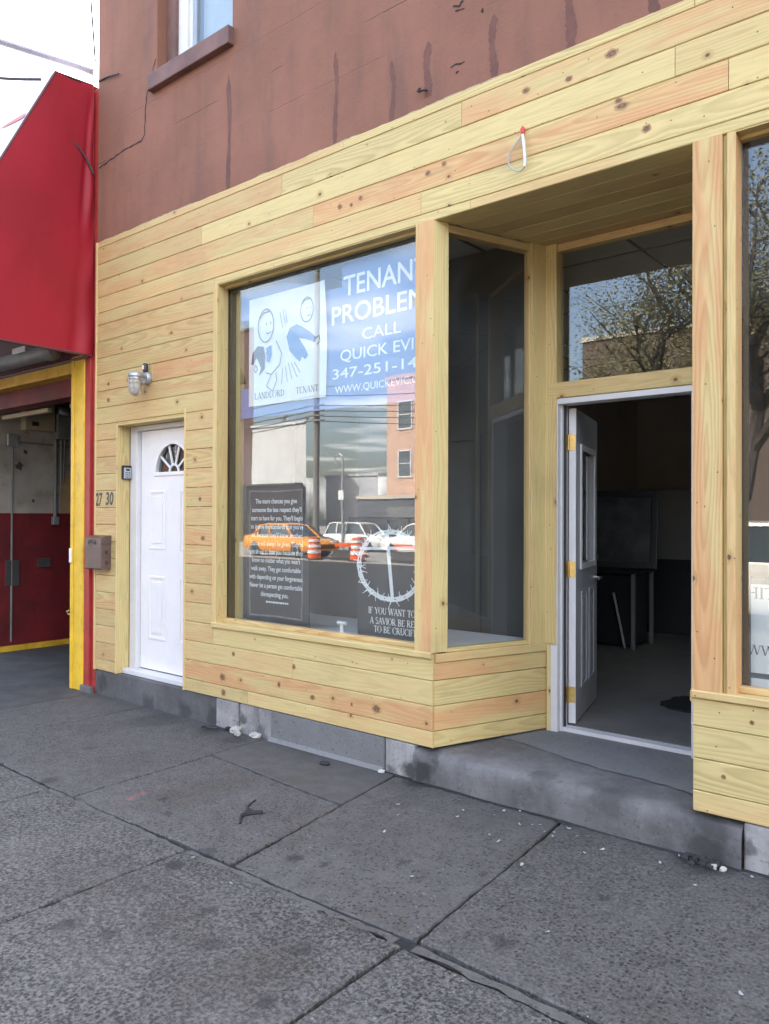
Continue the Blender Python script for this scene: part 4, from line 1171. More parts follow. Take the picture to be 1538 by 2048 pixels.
# ---- plinth pieces and the door step
pl = MB(); pl.bbox(-6.405, -4.705, .018, .30, -.1, .2105, .006); pl.build('plinth', CONC_DARK, B)
pl = MB()
for (a0, a1, yy, zz) in ((-4.70, -4.455, .006, .208), (-4.435, -4.06, .012, .209)):
    pl.bbox(a0, a1, yy, .30, -.1, zz, .012)
pl.bbox(-4.46, -4.43, .045, .30, -.1, .2, .004)
pl.build('whitewashed_plinth', CONC_WHITE, B)
pl = MB()
z0_ = []
pl.face([(-4.075, -.006, -.05), (-3.06, -.006, -.05), (-3.06, -.006, .2085), (-4.075, -.006, .2085)])
pl.face([(-4.075, -.006, .2085), (-3.06, -.006, .2085), (-3.06, .3, .2085), (-4.075, .3, .2085)])
pl.face([(-4.075, .3, -.05), (-4.075, -.006, -.05), (-4.075, -.006, .2085), (-4.075, .3, .2085)])
pl.face([(-3.06, -.006, -.05), (-3.06, .3, -.05), (-3.06, .3, .2085), (-3.06, -.006, .2085)])
pl.face([(-4.10, -.03, .006), (-3.05, -.03, .006), (-3.06, -.0062, .03), (-4.08, -.0062, .03)])
pl.build('cement_patch', CONC_PATCH, B)
pl = MB(); pl.bbox(-3.055, -2.83, .004, .30, -.1, .208, .010); pl.build('whitewashed_plinth', CONC_WHITE, B); pl = MB(); pl.bbox(-.985, 2.25, .004, .30, -.1, .209, .010); pl.build('whitewashed_plinth', CONC_WHITE, B)
# step: rounded worn nosing
stp = MB()
nx = 60
prof = [(-.012, -.1), (-.012, .10), (-.010, .150), (.004, .178), (.030, .190), (.07, .1945), (.5, .199), (.90, .204)]
rings = []
for k in range(nx + 1):
    xx = -2.828 + (-.99 + 2.828) * k / nx
    rings.append([(xx, p[0] + .006 * math.sin(xx * 9) + random.uniform(-.003, .003) * (p[1] > .1), p[1] + (random.uniform(-.002, .002) if p[1] > .1 else 0) + .0) for p in prof])
stp.loft(rings, caps=False, closed=False)
stp.build('doorstep', CONC_STEP, B, smooth=True)
st2 = MB()
pts = [(-2.37, .86), (-1.40, .86)]
L_ = []
n_ = 30
for k in range(n_ + 1):
    t = k / n_
    L_.append((-2.58 + 1.33 * t, .50 - .27 * t + .02 * math.sin(t * 9) + random.uniform(-.012, .012)))
for k in range(n_):
    st2.face([(L_[k][0], L_[k][1], .2020), (L_[k + 1][0], L_[k + 1][1], .2020), (L_[k + 1][0], .86, .2075), (L_[k][0], .86, .2075)])
st2.build('cement_skim', CONC_PATCH, B)

# ---- shop interior
FZ = .236
rm = MB()
rm.box(-4.739, 2.0, .931, 8.2, FZ - .05, FZ); rm.build('shop_floor', TILE, B)
rm = MB()
rm.box(-4.78, -4.74, .30, 8.2, FZ, 3.419); rm.box(-4.78, 2.02, 8.2, 8.3, FZ, 3.419); rm.box(2.0, 2.02, .30, 8.2, FZ, 3.419)
rm.build('shop_wall', WALLPAINT, B)
rm = MB(); rm.box(-4.739, 2.0, .125, 8.2, 3.40, 3.418); rm.build('shop_ceiling', CEILPAINT, B)
cl = MB()
for xx in (-4.1, -2.9, -2.05, -.9, .3): cl.box(xx, xx + .02, .13, 8.2, 3.393, 3.3995)
for yy in (1.5, 2.7, 3.9, 5.1): cl.box(-4.73, 2.0, yy, yy + .02, 3.392, 3.3985)
cl.build('ceiling_batten', PANEL_DARK, B)
dp = MB()
dp.face([(-4.70, .12, .779), (-2.69, .12, .779), (-2.45, .82, .779), (-4.70, .82, .779)]); dp.face([(-4.70, .12, .74), (-4.70, .82, .74), (-2.45, .82, .74), (-2.69, .12, .74)])
dp.face([(-1.2, .12, .779), (1.3, .12, .779), (1.3, .82, .779), (-1.40, .82, .779)])
dp.build('display_shelf', WHITE_FRAME, B)
dk = MB(); dk.box(-4.73, -2.50, .84, .86, .2, 3.39)
dk.build('display_backing', PANEL_DARK, B)
dk = MB(); dk.box(-1.38, 1.9, .84, .86, .2, 1.25); dk.build('display_backing', PANEL_DARK, B)
dt = MB()
for xx in (-3.4, -2.95): dt.box(xx, xx + .05, .828, .8395, .79, 2.1)
dt.box(-3.45, -2.9, .828, .8395, 2.1, 2.14)
dt.build('backing_trim', PANEL_DARK, B)
bb = MB(); bb.box(-4.739, 2.0, 8.185, 8.199, FZ, FZ + .1); bb.build('skirting', WHITE_FRAME, B)
# floor under display, bay
bf = MB(); bf.box(-4.7, 2.0, .31, .93, .15, .19); bf.build('bay_floor', GAR_DARK, B)
# ================================================================ small things fixed to the front
t = thing('wall_lamp', 'grey metal wall lamp with caged glass jar above the white door', 'lamp', (-5.59, 0, 2.70))
m_ = MB(); m_.lathe([(.052, -.002), (.052, -.035), (.046, -.044), (.02, -.046)], (-5.59, 0, 2.70), 'y', 20); m_.build('wall_box', GALV, t, smooth=True)
m_ = MB(); m_.tube([(-5.59, -.03, 2.715), (-5.59, -.075, 2.728), (-5.585, -.12, 2.728)], .019, 12); m_.build('arm', GALV, t, smooth=True)
m_ = MB(); m_.lathe([(.0, .030), (.030, .028), (.053, .010), (.058, -.012), (.050, -.020), (.050, -.034), (.0, -.036)], (-5.585, -.13, 2.71), 'z', 24); m_.build('cap', GALV, t, smooth=True)
m_ = MB(); m_.lathe([(.043, -.036), (.044, -.075), (.042, -.115), (.034, -.145), (.018, -.160), (.0, -.163)], (-5.585, -.13, 2.71), 'z', 22, caps=False)
GLOBE = NT('frosted_jar'); GLOBE.b.inputs['Base Color'].default_value = (.82, .80, .74, 1); GLOBE.b.inputs['Roughness'].default_value = .12; GLOBE.b.inputs['Transmission Weight'].default_value = .55; GLOBE.b.inputs['IOR'].default_value = 1.2
m_.build('glass_jar', GLOBE.mat, t, smooth=True)
m_ = MB()
for k in range(6):
    a = math.pi / 3 * k + .3
    m_.tube([(-5.585 + .052 * math.cos(a), -.13 + .052 * math.sin(a), 2.68), (-5.585 + .052 * math.cos(a), -.13 + .052 * math.sin(a), 2.60), (-5.585 + .044 * math.cos(a), -.13 + .044 * math.sin(a), 2.562), (-5.585 + .012 * math.cos(a), -.13 + .012 * math.sin(a), 2.540)], .0028, 6)
for zz, r_ in ((2.645, .052), (2.60, .052)):
    m_.tube([(-5.585 + r_ * math.cos(2 * math.pi * k / 20), -.13 + r_ * math.sin(2 * math.pi * k / 20), zz) for k in range(21)], .0026, 6)
m_.build('wire_cage', GALV, t, smooth=True)
m_ = MB(); m_.lathe([(.019, .0), (.021, .005), (.021, .062), (.016, .07), (0, .071)], (-5.585, -.035, 2.748), 'z', 16); m_.build('photocell', BLACK, t, smooth=True)
m_ = MB(); m_.box(-5.598, -5.575, -.0575, -.0555, 2.768, 2.80); m_.build('photocell_eye', PVC, t)

t = thing('mailbox', 'brown metal mailbox with oval emblem under the house number', 'mailbox', (-6.27, 0, 1.1))
mx0, mx1 = -6.398, -6.142
m_ = MB()
pr = [(0, 1.105), (-.088, 1.105), (-.095, 1.115), (-.095, 1.325), (0, 1.325)]
m_.loft([[(mx0, p[0], p[1]) for p in pr], [(mx1, p[0], p[1]) for p in pr]])
m_.build('box', BROWN_METAL, t)
m_ = MB()
pr = [(.0, 1.400), (-.05, 1.394), (-.098, 1.372), (-.101, 1.300), (-.0965, 1.300), (-.0955, 1.326), (.0, 1.326)]
m_.loft([[(mx0 - .004, p[0], p[1]) for p in pr], [(mx1 + .004, p[0], p[1]) for p in pr]])
m_.build('lid', BROWN_METAL, t)
m_ = MB()
ex, ez = -6.275, 1.338
m_.tube([(ex + .062 * math.cos(2 * math.pi * k / 28), -.103, ez + .024 * math.sin(2 * math.pi * k / 28)) for k in range(29)], .0028, 6)
m_.tube([(ex - .035, -.103, ez - .004), (ex - .01, -.103, ez + .010), (ex + .01, -.103, ez - .008), (ex + .04, -.103, ez + .006)], .0035, 6)
m_.tube([(ex - .06, -.103, ez), (ex + .06, -.103, ez)], .0016, 6)
m_.build('emblem', BROWN_DARK, t, smooth=True)
for zz in (1.15, 1.24):
    m_ = MB(); m_.bbox(mx1 + .0002, mx1 + .008, -.055, -.035, zz, zz + .03, .002); m_.build('side_clip', BROWN_DARK, t)

t = thing('key_safe', 'small grey keypad key box on the side of the door recess', 'key box', (-6.04, .08, 1.94))
m_ = MB(); m_.bbox(-6.0455, -6.020, .036, .120, 1.885, 2.005, .006); m_.build('case', BLACK, t)
m_ = MB(); m_.bbox(-6.0198, -6.012, .044, .112, 1.893, 1.985, .003); m_.build('keypad', GREYPLAS, t)
m_ = MB()
m_.box(-6.0118, -6.0108, .060, .096, 1.958, 1.976)
for r_ in range(3):
    for c_ in range(3):
        m_.lathe([(.006, .0), (.006, .0016), (.0, .002)], (-6.0119, .060 + c_ * .018, 1.905 + r_ * .018), 'x', 8)
m_.build('buttons', BLACK, t)

t = thing('house_number', 'black house number 2730 painted on the boards above the mailbox', 'house number', (-6.24, 0, 1.68))
text_obj('digits', '27', -6.398, 1.662, -.0012, .118, .112, BLACK, t, shear=.12, bold=.03)
text_obj('digits', '30', -6.232, 1.667, -.0012, .125, .112, BLACK, t, shear=.12, bold=.03)

t = thing('wire_pigtail', 'loop of white and grey wire with red cap hanging from the fascia boards', 'wire', (-2.10, 0, 3.63))
m_ = MB(); m_.lathe([(.006, .0), (.013, -.012), (.010, -.040), (.004, -.052), (0, -.053)], (-2.098, -.014, 3.665), 'z', 12); m_.build('wire_nut', REDCAP, t, smooth=True)
def loop(y0, w_, zlo):
    return [(-2.098, y0, 3.62), (-2.112 - w_ * .35, y0 - .008, 3.585), (-2.125 - w_, y0 - .010, 3.52), (-2.12 - w_ * .8, y0 - .012, 3.46), (-2.10 - w_ * .2, y0 - .012, zlo), (-2.075, y0 - .010, zlo + .025), (-2.075, y0 - .006, 3.50), (-2.085, y0, 3.58), (-2.096, y0, 3.615)]
def smoothpts(p, n=6):
    out = []
    P = [Vector(q) for q in p]
    for k in range(len(P) - 1):
        a, b = P[max(k - 1, 0)], P[k]; c, d = P[k + 1], P[min(k + 2, len(P) - 1)]
        for j in range(n):
            t_ = j / n
            out.append(.5 * ((2 * b) + (-a + c) * t_ + (2 * a - 5 * b + 4 * c - d) * t_ * t_ + (-a + 3 * b - 3 * c + d) * t_ ** 3))
    out.append(P[-1]); return out
m_ = MB(); m_.tube(smoothpts(loop(-.014, .055, 3.425)), .0045, 8); m_.build('grey_wire', WIRE_GREY, t, smooth=True)
m_ = MB(); m_.tube(smoothpts([(-2.096, -.018, 3.62), (-2.086, -.028, 3.58), (-2.078, -.028, 3.50), (-2.079, -.026, 3.44)]), .0075, 8); m_.build('white_wire', WIRE_WHITE, t, smooth=True)

# ================================================================ things in the left window
def poly(mb, pts, y):
    mb.face([(p[0], y, p[1]) for p in pts])
t = thing('blue_banner', 'blue lettered banner reading TENANT PROBLEM behind the left window', 'banner', (-3.2, .15, 2.3))
m_ = MB()
BY = .152
def sheet(mb, pts, y, th=.0012):
    n_ = len(pts)
    mb.face([(p[0], y, p[1]) for p in pts]); mb.face([(p[0], y + th, p[1]) for p in reversed(pts)])
    for k in range(n_):
        a, b = pts[k], pts[(k + 1) % n_]
        mb.face([(a[0], y, a[1]), (b[0], y, b[1]), (b[0], y + th, b[1]), (a[0], y + th, a[1])])
sheet(m_, [(-3.568, 2.30), (-2.755, 2.285), (-2.755, 3.262), (-3.568, 3.254)], BY)
sheet(m_, [(-4.606, 2.303), (-3.5682, 2.30), (-3.5682, 2.45), (-4.606, 2.53)], BY)
sheet(m_, [(-3.76, 2.4505), (-3.5682, 2.4502), (-3.5682, 3.112), (-3.76, 3.118)], BY)
sheet(m_, [(-4.61, 3.045), (-4.42, 3.03), (-3.88, 3.17), (-3.885, 3.19), (-4.135, 3.256), (-4.61, 3.25)], BY)
m_.build('sheet', BLUE, t)
TY = BY - .0012
text_obj('lettering', 'TENANT', -3.553, 3.048, TY, .703, .138, INK_WHITE, t, bold=.012)
text_obj('lettering', 'PROBLEM', -3.660, 2.868, TY, .790, .128, INK_WHITE, t, bold=.012)
text_obj('lettering', 'CALL', -3.385, 2.733, TY, .325, .077, INK_WHITE, t, bold=.006)
text_obj('lettering', 'QUICK EVIC', -3.580, 2.612, TY, .720, .078, INK_WHITE, t, bold=.006)
text_obj('lettering', '347-251-14', -3.652, 2.498, TY, .722, .070, INK_WHITE, t, bold=.006)
text_obj('lettering', 'WWW.QUICKEVIC.C', -3.628, 2.400, TY, .705, .050, INK_WHITE, t, bold=.004)

t = thing('cartoon_poster', 'white square poster captioned LANDLORD and TENANT in the left window', 'poster', (-4.1, .14, 2.38))
m_ = MB()
nx_, nz_ = 16, 10
def PT(i, j):
    u = i / nx_; v = j / nz_
    x_ = -4.499 + .795 * u + (.010 * math.sin(v * 3.2) if i == nx_ else 0); z_ = 2.386 + .797 * v
    y_ = .1385 - .018 * max(0, u - .85) / .15 * max(0, v - .55) * 2 + .002 * math.sin(u * 7)
    return (x_, y_, z_)
for i in range(nx_):
    for j in range(nz_):
        m_.face([PT(i, j), PT(i + 1, j), PT(i + 1, j + 1), PT(i, j + 1)])
m_.build('sheet', PAPER, t, smooth=True, merge=True)
PY = .1345
serif_text('caption', 'LANDLORD', -4.432, 2.432, PY, .325, .047, INK_GREY, t)
serif_text('caption', 'TENANT', -3.992, 2.432, PY, .222, .046, INK_GREY, t)
# two plain stand-in figures, one pushing the other
def ring(cx, cz, rx, rz, w_, y, mat, name):
    q = MB()
    n_ = 36
    for k in range(n_):
        a, b = 2 * math.pi * k / n_, 2 * math.pi * (k + 1) / n_
        q.face([(cx + rx * math.cos(a), y, cz + rz * math.sin(a)), (cx + rx * math.cos(b), y, cz + rz * math.sin(b)),
                (cx + (rx - w_) * math.cos(b), y, cz + (rz - w_) * math.sin(b)), (cx + (rx - w_) * math.cos(a), y, cz + (rz - w_) * math.sin(a))])
    return q.build(name, mat, t)
ring(-4.31, 2.965, .088, .125, .009, PY, INK_GREY, 'figure_head')
ring(-3.885, 3.012, .066, .090, .008, PY, INK_GREY, 'figure_head')
m_ = MB(); poly(m_, [(-4.470, 2.70), (-4.455, 2.78), (-4.40, 2.825), (-4.335, 2.815), (-4.318, 2.74), (-4.325, 2.65), (-4.385, 2.605), (-4.36, 2.66), (-4.41, 2.745), (-4.45, 2.69)], PY); m_.build('figure_coat', INK_NAVY, t)
m_ = MB(); poly(m_, [(-4.09, 2.85), (-4.055, 2.91), (-3.99, 2.925), (-3.93, 2.90), (-3.85, 2.85), (-3.79, 2.805), (-3.81, 2.775), (-3.90, 2.81), (-3.965, 2.825), (-3.90, 2.745), (-3.872, 2.69), (-3.90, 2.665), (-3.93, 2.69), (-3.955, 2.655), (-4.0, 2.69), (-4.06, 2.75)], PY); m_.build('figure_coat', INK_BLUE, t)
m_ = MB(); poly(m_, [(-4.305, 2.80), (-4.25, 2.815), (-4.245, 2.745), (-4.275, 2.69), (-4.30, 2.70)], PY); m_.build('figure_shirt', INK_BLUE, t)
def stroke(mb, pts, w_, y):
    for a, b in zip(pts, pts[1:]):
        d = Vector((b[0] - a[0], b[1] - a[1])); n_ = Vector((-d.y, d.x)).normalized() * w_ / 2
        mb.face([(a[0] - n_.x, y, a[1] - n_.y), (b[0] - n_.x, y, b[1] - n_.y), (b[0] + n_.x, y, b[1] + n_.y), (a[0] + n_.x, y, a[1] + n_.y)])
m_ = MB()
for (cx_, cz_, k_) in ((-4.30, 2.965, 1.0), (-3.875, 3.012, .74)):
    for dx_ in (-.006, .040): stroke(m_, [(cx_ + dx_ * k_, cz_ + .022 * k_), (cx_ + dx_ * k_, cz_ + .004 * k_)], .008 * k_, PY)
    stroke(m_, [(cx_ - .01 * k_, cz_ - .055 * k_), (cx_ + .02 * k_, cz_ - .062 * k_), (cx_ + .045 * k_, cz_ - .052 * k_)], .007 * k_, PY)
    stroke(m_, [(cx_ - .085 * k_, cz_ + .055 * k_), (cx_ - .04 * k_, cz_ + .095 * k_), (cx_ + .03 * k_, cz_ + .10 * k_)], .010 * k_, PY)
for a, b in (((-4.16, 3.04), (-4.13, 2.92)), ((-4.13, 3.06), (-4.10, 2.93)), ((-4.10, 3.05), (-4.085, 2.95)), ((-4.07, 2.66), (-4.03, 2.54)), ((-4.10, 2.64), (-4.08, 2.53)), ((-4.04, 2.66), (-3.98, 2.55)), ((-4.13, 2.63), (-4.14, 2.52)), ((-4.01, 2.66), (-3.95, 2.58))):
    stroke(m_, [a, b], .005, PY)
stroke(m_, [(-4.20, 2.84), (-4.14, 2.74), (-4.16, 2.66), (-4.25, 2.60), (-4.31, 2.62)], .007, PY)
stroke(m_, [(-4.25, 2.60), (-4.30, 2.52), (-4.235, 2.475), (-4.19, 2.55), (-4.20, 2.61)], .006, PY)
stroke(m_, [(-4.44, 2.66), (-4.42, 2.63), (-4.40, 2.655), (-4.42, 2.69), (-4.44, 2.66)], .006, PY)
stroke(m_, [(-3.80, 2.80), (-3.765, 2.815), (-3.755, 2.775), (-3.785, 2.755)], .006, PY)
m_.build('motion_lines', INK_GREY, t)

t = thing('quote_poster', 'black framed poster of white sentences standing low in the left window', 'poster', (-4.2, .15, .8))
m_ = MB(); sheet(m_, [(-4.532, .795), (-3.870, .795), (-3.866, 1.797), (-4.530, 1.797)], .150, .012); m_.build('board', POSTER_BLACK, t)
m_ = MB()
for k in range(2):
    xx = (-4.492, -3.937)[k]
    pts = [(xx + random.uniform(-.006, .006), .84 + .92 * j / 14) for j in range(15)]
    stroke(m_, pts, .012, .1490)
stroke(m_, [(-4.492, 1.755), (-4.2, 1.748), (-3.937, 1.757)], .010, .1489); stroke(m_, [(-4.49, .838), (-4.2, .845), (-3.94, .84)], .012, .1489)
m_.build('crumpled_edge', POSTER_EDGE, t)
Q = [('The more chances you give', 228, 505), ("someone the less respect they'll", 205, 535), ("start to have for you. They'll begin", 198, 540), ("to ignore the standards that you've", 196, 545), ("set because they'll know another", 200, 540), ("chance will always be given. They're", 190, 545), ('not afraid to lose you because they', 190, 545), ("know no matter what you won't", 205, 527), ('walk away. They get comfortable', 200, 530), ('with depending on your forgiveness.', 188, 545), ('Never let a person get comfortable', 190, 542), ('disrespecting you.', 268, 452)]
for k, (s_, a, b) in enumerate(Q):
    xa = -4.494 + (a - 188) * .569 / 358; xb = -4.494 + (b - 188) * .569 / 358
    text_obj('quote_line', s_, xa, 1.662 - k * .0617, .1487, xb - xa, .036, INK_WHITE, t, bold=.012)
m_ = MB()
xx = -4.31
for k in range(10):
    w_ = random.uniform(.012, .024); m_.box(xx, xx + w_, .1486, .1488, .938, .950); xx += w_ + .006
m_.build('credit_line', INK_WHITE, t)

t = thing('crown_sign', 'dark window sign with white thorn crown and cross in the left window', 'sign', (-3.1, .16, .8))
m_ = MB(); sheet(m_, [(-3.42, .792), (-2.760, .792), (-2.760, 2.284), (-3.422, 2.30)], .1555, .004); m_.build('panel', PANEL_INK, t)
m_ = MB()
CX, CZ, RX, RZ = -3.145, 1.255, .262, .215
SY = .1545
lay = [0]
def st3(pts, w_):
    lay[0] += 1
    stroke(m_, pts, w_, SY - .00003 * (lay[0] % 30))
for s_ in range(4):
    ph = s_ * 1.57
    pts = []
    for k in range(73):
        a = 2 * math.pi * k / 72
        w_ = 1 + .055 * math.sin(a * 5 + ph) + .012 * random.uniform(-1, 1)
        pts.append((CX + RX * w_ * math.cos(a), CZ + RZ * w_ * math.sin(a)))
    st3(pts, .010)
for k in range(54):
    a = 2 * math.pi * k / 54 + random.uniform(-.05, .05)
    r0 = 1 + random.uniform(-.05, .05); r1 = r0 + random.choice((-1, 1, 1)) * random.uniform(.12, .26); da = random.uniform(-.14, .14)
    p, q = (CX + RX * r0 * math.cos(a), CZ + RZ * r0 * math.sin(a)), (CX + RX * r1 * math.cos(a + da), CZ + RZ * r1 * math.sin(a + da))
    st3([p, ((p[0] + q[0]) / 2, (p[1] + q[1]) / 2)], .008); st3([((p[0] + q[0]) / 2, (p[1] + q[1]) / 2), q], .004)
m_.build('thorn_crown', INK_WHITE, t)
m_ = MB(); lay[0] = 0
m_.face([(-3.186, SY, 1.455), (-3.136, SY, 1.035), (-3.110, SY, 1.035), (-3.156, SY, 1.455)])
m_.face([(-3.40, SY - .0001, 1.348), (-2.90, SY - .0001, 1.365), (-2.90, SY - .0001, 1.385), (-3.40, SY - .0001, 1.366)])
m_.build('cross', INK_WHITE, t)
serif_text('verse', 'IF YOU WANT TO B', -3.326, .940, SY, .430, .042, INK_WHITE, t)
serif_text('verse', 'A SAVIOR BE READ', -3.312, .876, SY, .430, .042, INK_WHITE, t)
serif_text('verse', 'TO BE CRUCIFIED', -3.277, .822, SY, .400, .042, INK_WHITE, t)

t = thing('plastic_stand', 'small white plastic stand with T top on the window shelf', 'stand', (-3.55, .135, .779))
m_ = MB(); m_.bbox(-3.83, -3.44, .1095, .146, .779, .789, .003); m_.build('base_plate', PVC, t)
m_ = MB(); m_.lathe([(.022, .0), (.015, .012), (.0135, .060)], (-3.535, .129, .7892), 'z', 14); m_.build('stem', PVC, t, smooth=True)
m_ = MB(); m_.tube([(-3.572, .129, .858), (-3.498, .129, .858)], .0125, 12); m_.build('tee_top', PVC, t, smooth=True)

# ---- sign in the right window
t = thing('white_window_sign', 'white sign lettered HIT standing low in the right window', 'sign', (-.5, .14, .8))
m_ = MB(); sheet(m_, [(-1.034, .785), (-.15, .785), (-.15, 1.262), (-1.034, 1.262)], .138, .006); m_.build('board', paint('sign_white', (.88, .89, .90), .5, .02), t)
serif_text('lettering', 'HIT', -1.012, 1.196, .1374, .128, .052, INK_GREY, t)
serif_text('lettering', 'WWW', -1.006, .940, .1374, .180, .044, INK_GREY, t)
m_ = MB(); m_.box(-1.026, -.17, .1370, .1376, .833, .857); m_.build('grey_bar', INK_GREY, t)

# ================================================================ things inside the shop
t = thing('framed_picture', 'dark framed picture leaning on the wall inside the shop', 'picture', (-3.4, 4.4, 1.1))
def lean(mb, cx, cy, rot, tilt, z0):
    Mx = Matrix.Translation((cx, cy, z0)) @ Matrix.Rotation(R(rot), 4, 'Z') @ Matrix.Rotation(R(tilt), 4, 'X')
    mb.v = [tuple(Mx @ Vector(p)) for p in mb.v]; return mb
m_ = MB()
for (a, b, c_, d) in ((-.42, -.35, 0, .84), (.35, .42, 0, .84), (-.35, .35, 0, .07), (-.35, .35, .77, .84)): m_.bbox(a, b, -.02, .02, c_, d, .008)
lean(m_, -3.42, 4.32, 12, -8, 1.03).build('picture_frame', BLACK, t)
m_ = MB(); m_.box(-.35, .35, .0, .01, .07, .77); lean(m_, -3.42, 4.32, 12, -8, 1.03).build('print', paint('grey_print', (.055, .055, .057), .4, .5, 5), t)
t = thing('side_table', 'dark table with pale metal legs inside the shop doorway', 'table', (-3.4, 4.2, FZ))
m_ = MB(); m_.bbox(-3.9, -3.06, 3.95, 4.5, 1.0, 1.03, .005); m_.build('table_top', BLACK, t)
for (xx, yy) in ((-3.09, 3.98), (-3.09, 4.47), (-3.87, 3.98), (-3.87, 4.47)):
    m_ = MB(); m_.bbox(xx - .018, xx + .018, yy - .018, yy + .018, FZ, 1.0, .003); m_.build('leg', PIPE, t)
m_ = MB(); m_.tube([(-3.30, 3.98, .80), (-3.17, 3.96, FZ + .01)], .012, 8); m_.build('brace', GALV, t)
m_ = MB(); m_.bbox(-3.85, -3.13, 4.02, 4.45, FZ + .02, .98, .01); m_.build('cabinet', BLACK, t)
t = thing('white_board', 'pale blank board propped against the back wall of the shop', 'board', (-3.3, 6.4, 1.1))
m_ = MB(); m_.bbox(-.42, .42, -.01, .01, 0, .85, .004); lean(m_, -3.15, 5.6, 4, -7, 1.06).build('face', paint('pale_board', (.20, .19, .17), .7, .05), t)
t = thing('dark_board', 'large dark board leaning below the pale board in the shop', 'board', (-3.2, 5.5, FZ))
m_ = MB(); m_.bbox(-.5, .55, -.02, .02, 0, .86, .006); lean(m_, -3.1, 5.35, 4, -9, FZ).build('face', BLACK, t)
t = thing('door_mat', 'black ragged floor mat inside the shop entrance', 'mat', (-1.6, 2.0, FZ))
m_ = MB()
pts = []
for k in range(40):
    a = 2 * math.pi * k / 40
    pts.append((-1.42 + .62 * math.copysign(abs(math.cos(a)) ** .5, math.cos(a)) + random.uniform(-.02, .02), 1.98 + .26 * math.copysign(abs(math.sin(a)) ** .5, math.sin(a)) + random.uniform(-.02, .02)))
m_.face([(p[0], p[1], FZ + .012) for p in pts])
for k in range(40):
    a, b = pts[k], pts[(k + 1) % 40]
    m_.face([(a[0], a[1], FZ + .001), (b[0], b[1], FZ + .001), (b[0], b[1], FZ + .012), (a[0], a[1], FZ + .012)])
m_.build('mat', RUBBER, t)

# ================================================================ litter on the pavement
PET = [(-2.432, -.104), (-2.326, -.224), (-2.646, -.381), (-2.165, -.173), (-2.158, -.092), (-2.09, -.039), (-2.01, -.187), (-2.0, -.20), (-1.921, -.134), (-1.821, -.178), (-1.802, -.223), (-1.787, -.086), (-1.713, -.147), (-1.671, -.112), (-1.247, -.05), (-1.292, -.178), (-2.068, -1.01), (-2.467, -.714), (-.933, -.06), (-1.974, -.448), (-2.048, -.41), (-1.552, -.214), (-1.401, -1.037), (-.733, -.976), (-1.95, -.16), (-1.86, -.20), (-2.55, -.5), (-2.3, -.32), (-1.6, -.3), (-1.1, -.3), (-1.76, -.60), (-2.95, -1.5), (-2.62, -1.55)]
proto = None
for k, (px, py) in enumerate(PET):
    if proto is None:
        m_ = MB(); n_ = 8
        rim = [(.016 * math.cos(2 * math.pi * j / n_) * (1 + .3 * math.sin(j * 2.1)), .010 * math.sin(2 * math.pi * j / n_) * (1 + .25 * math.cos(j * 1.7)), .003 + .002 * math.sin(j * 1.9)) for j in range(n_)]
        for j in range(n_): m_.face([(0, 0, .0015), rim[j], rim[(j + 1) % n_]])
        for j in range(n_): m_.face([(0, 0, .0005), rim[(j + 1) % n_], rim[j]])
        o = m_.build('petal', PETALM); proto = o
    else:
        o = proto.copy(); COL.objects.link(o)
    o.location = (px, py, .006); o.rotation_euler = (random.uniform(-.2, .2), random.uniform(-.2, .2), random.uniform(0, 6)); s_ = random.uniform(.35, .85); o.scale = (s_, s_, s_)
    tag(o, 'tiny white petal lying on the dark pavement by the doorstep', 'petal', 'white petals scattered on the pavement')
def rock(name, x, y, r, mat, label, cat, sq=.7, group=None, z=0.0):
    bm = bmesh.new(); bmesh.ops.create_icosphere(bm, subdivisions=2, radius=r)
    for v in bm.verts:
        v.co = v.co * random.uniform(.72, 1.15); v.co.z *= sq
    m_ = MB(); m_.add_bm(bm, 0, Matrix.Translation((x, y, z + r * sq * .7)))
    o = m_.build(name, mat); tag(o, label, cat, group); return o
rock('concrete_chunk', -4.43, -.03, .045, PEBBLE, 'largest broken white concrete chunk at the foot of the plinth left of the grey patch', 'rubble')
rock('concrete_chunk', -4.36, -.07, .030, PEBBLE, 'small loose white concrete chunk lying out from the plinth left of the grey patch', 'rubble')
rock('concrete_chunk', -4.24, -.005, .045, PEBBLE, 'flat pale concrete chunk touching the left edge of the grey cement patch', 'rubble', .45)
rock('concrete_chunk', -4.53, -.02, .028, DEBRIS, 'dark crumbled chunk in the corner beside the dark plinth', 'rubble', .6)
rock('concrete_chunk', -3.055, -.03, .022, PEBBLE, 'pale pebble at the right end of the grey cement patch', 'rubble')
rock('concrete_chunk', -1.095, -.075, .022, PEBBLE, 'pale pebble beside the black dirt heap near the right plinth', 'rubble')
rock('concrete_chunk', -1.05, -.075, .018, PEBBLE, 'smallest pale pebble right of the black dirt heap', 'rubble')
m_ = MB()
for k in range(60):
    a = random.uniform(0, 6.28); r_ = random.uniform(0, 1) ** .6
    bm = bmesh.new(); bmesh.ops.create_icosphere(bm, subdivisions=1, radius=random.uniform(.008, .022))
    for v in bm.verts: v.co *= random.uniform(.6, 1.2)
    m_.add_bm(bm, 0, Matrix.Translation((-1.155 + .085 * r_ * math.cos(a), -.045 + .055 * r_ * math.sin(a), .006)))
o = m_.build('dirt_heap', DEBRIS); tag(o, 'black heap of wet dirt at the foot of the step near the right plinth', 'dirt')
m_ = MB(); m_.tube(smoothpts([(-4.72, -.06, .012), (-4.66, -.10, .02), (-4.60, -.07, .015), (-4.63, -.03, .012), (-4.70, -.04, .01), (-4.74, -.10, .008)]), .006, 7); o = m_.build('wire_scrap', WIRE_DARK, smooth=True); tag(o, 'twisted dark wire scrap beside the plinth below the white door', 'wire')
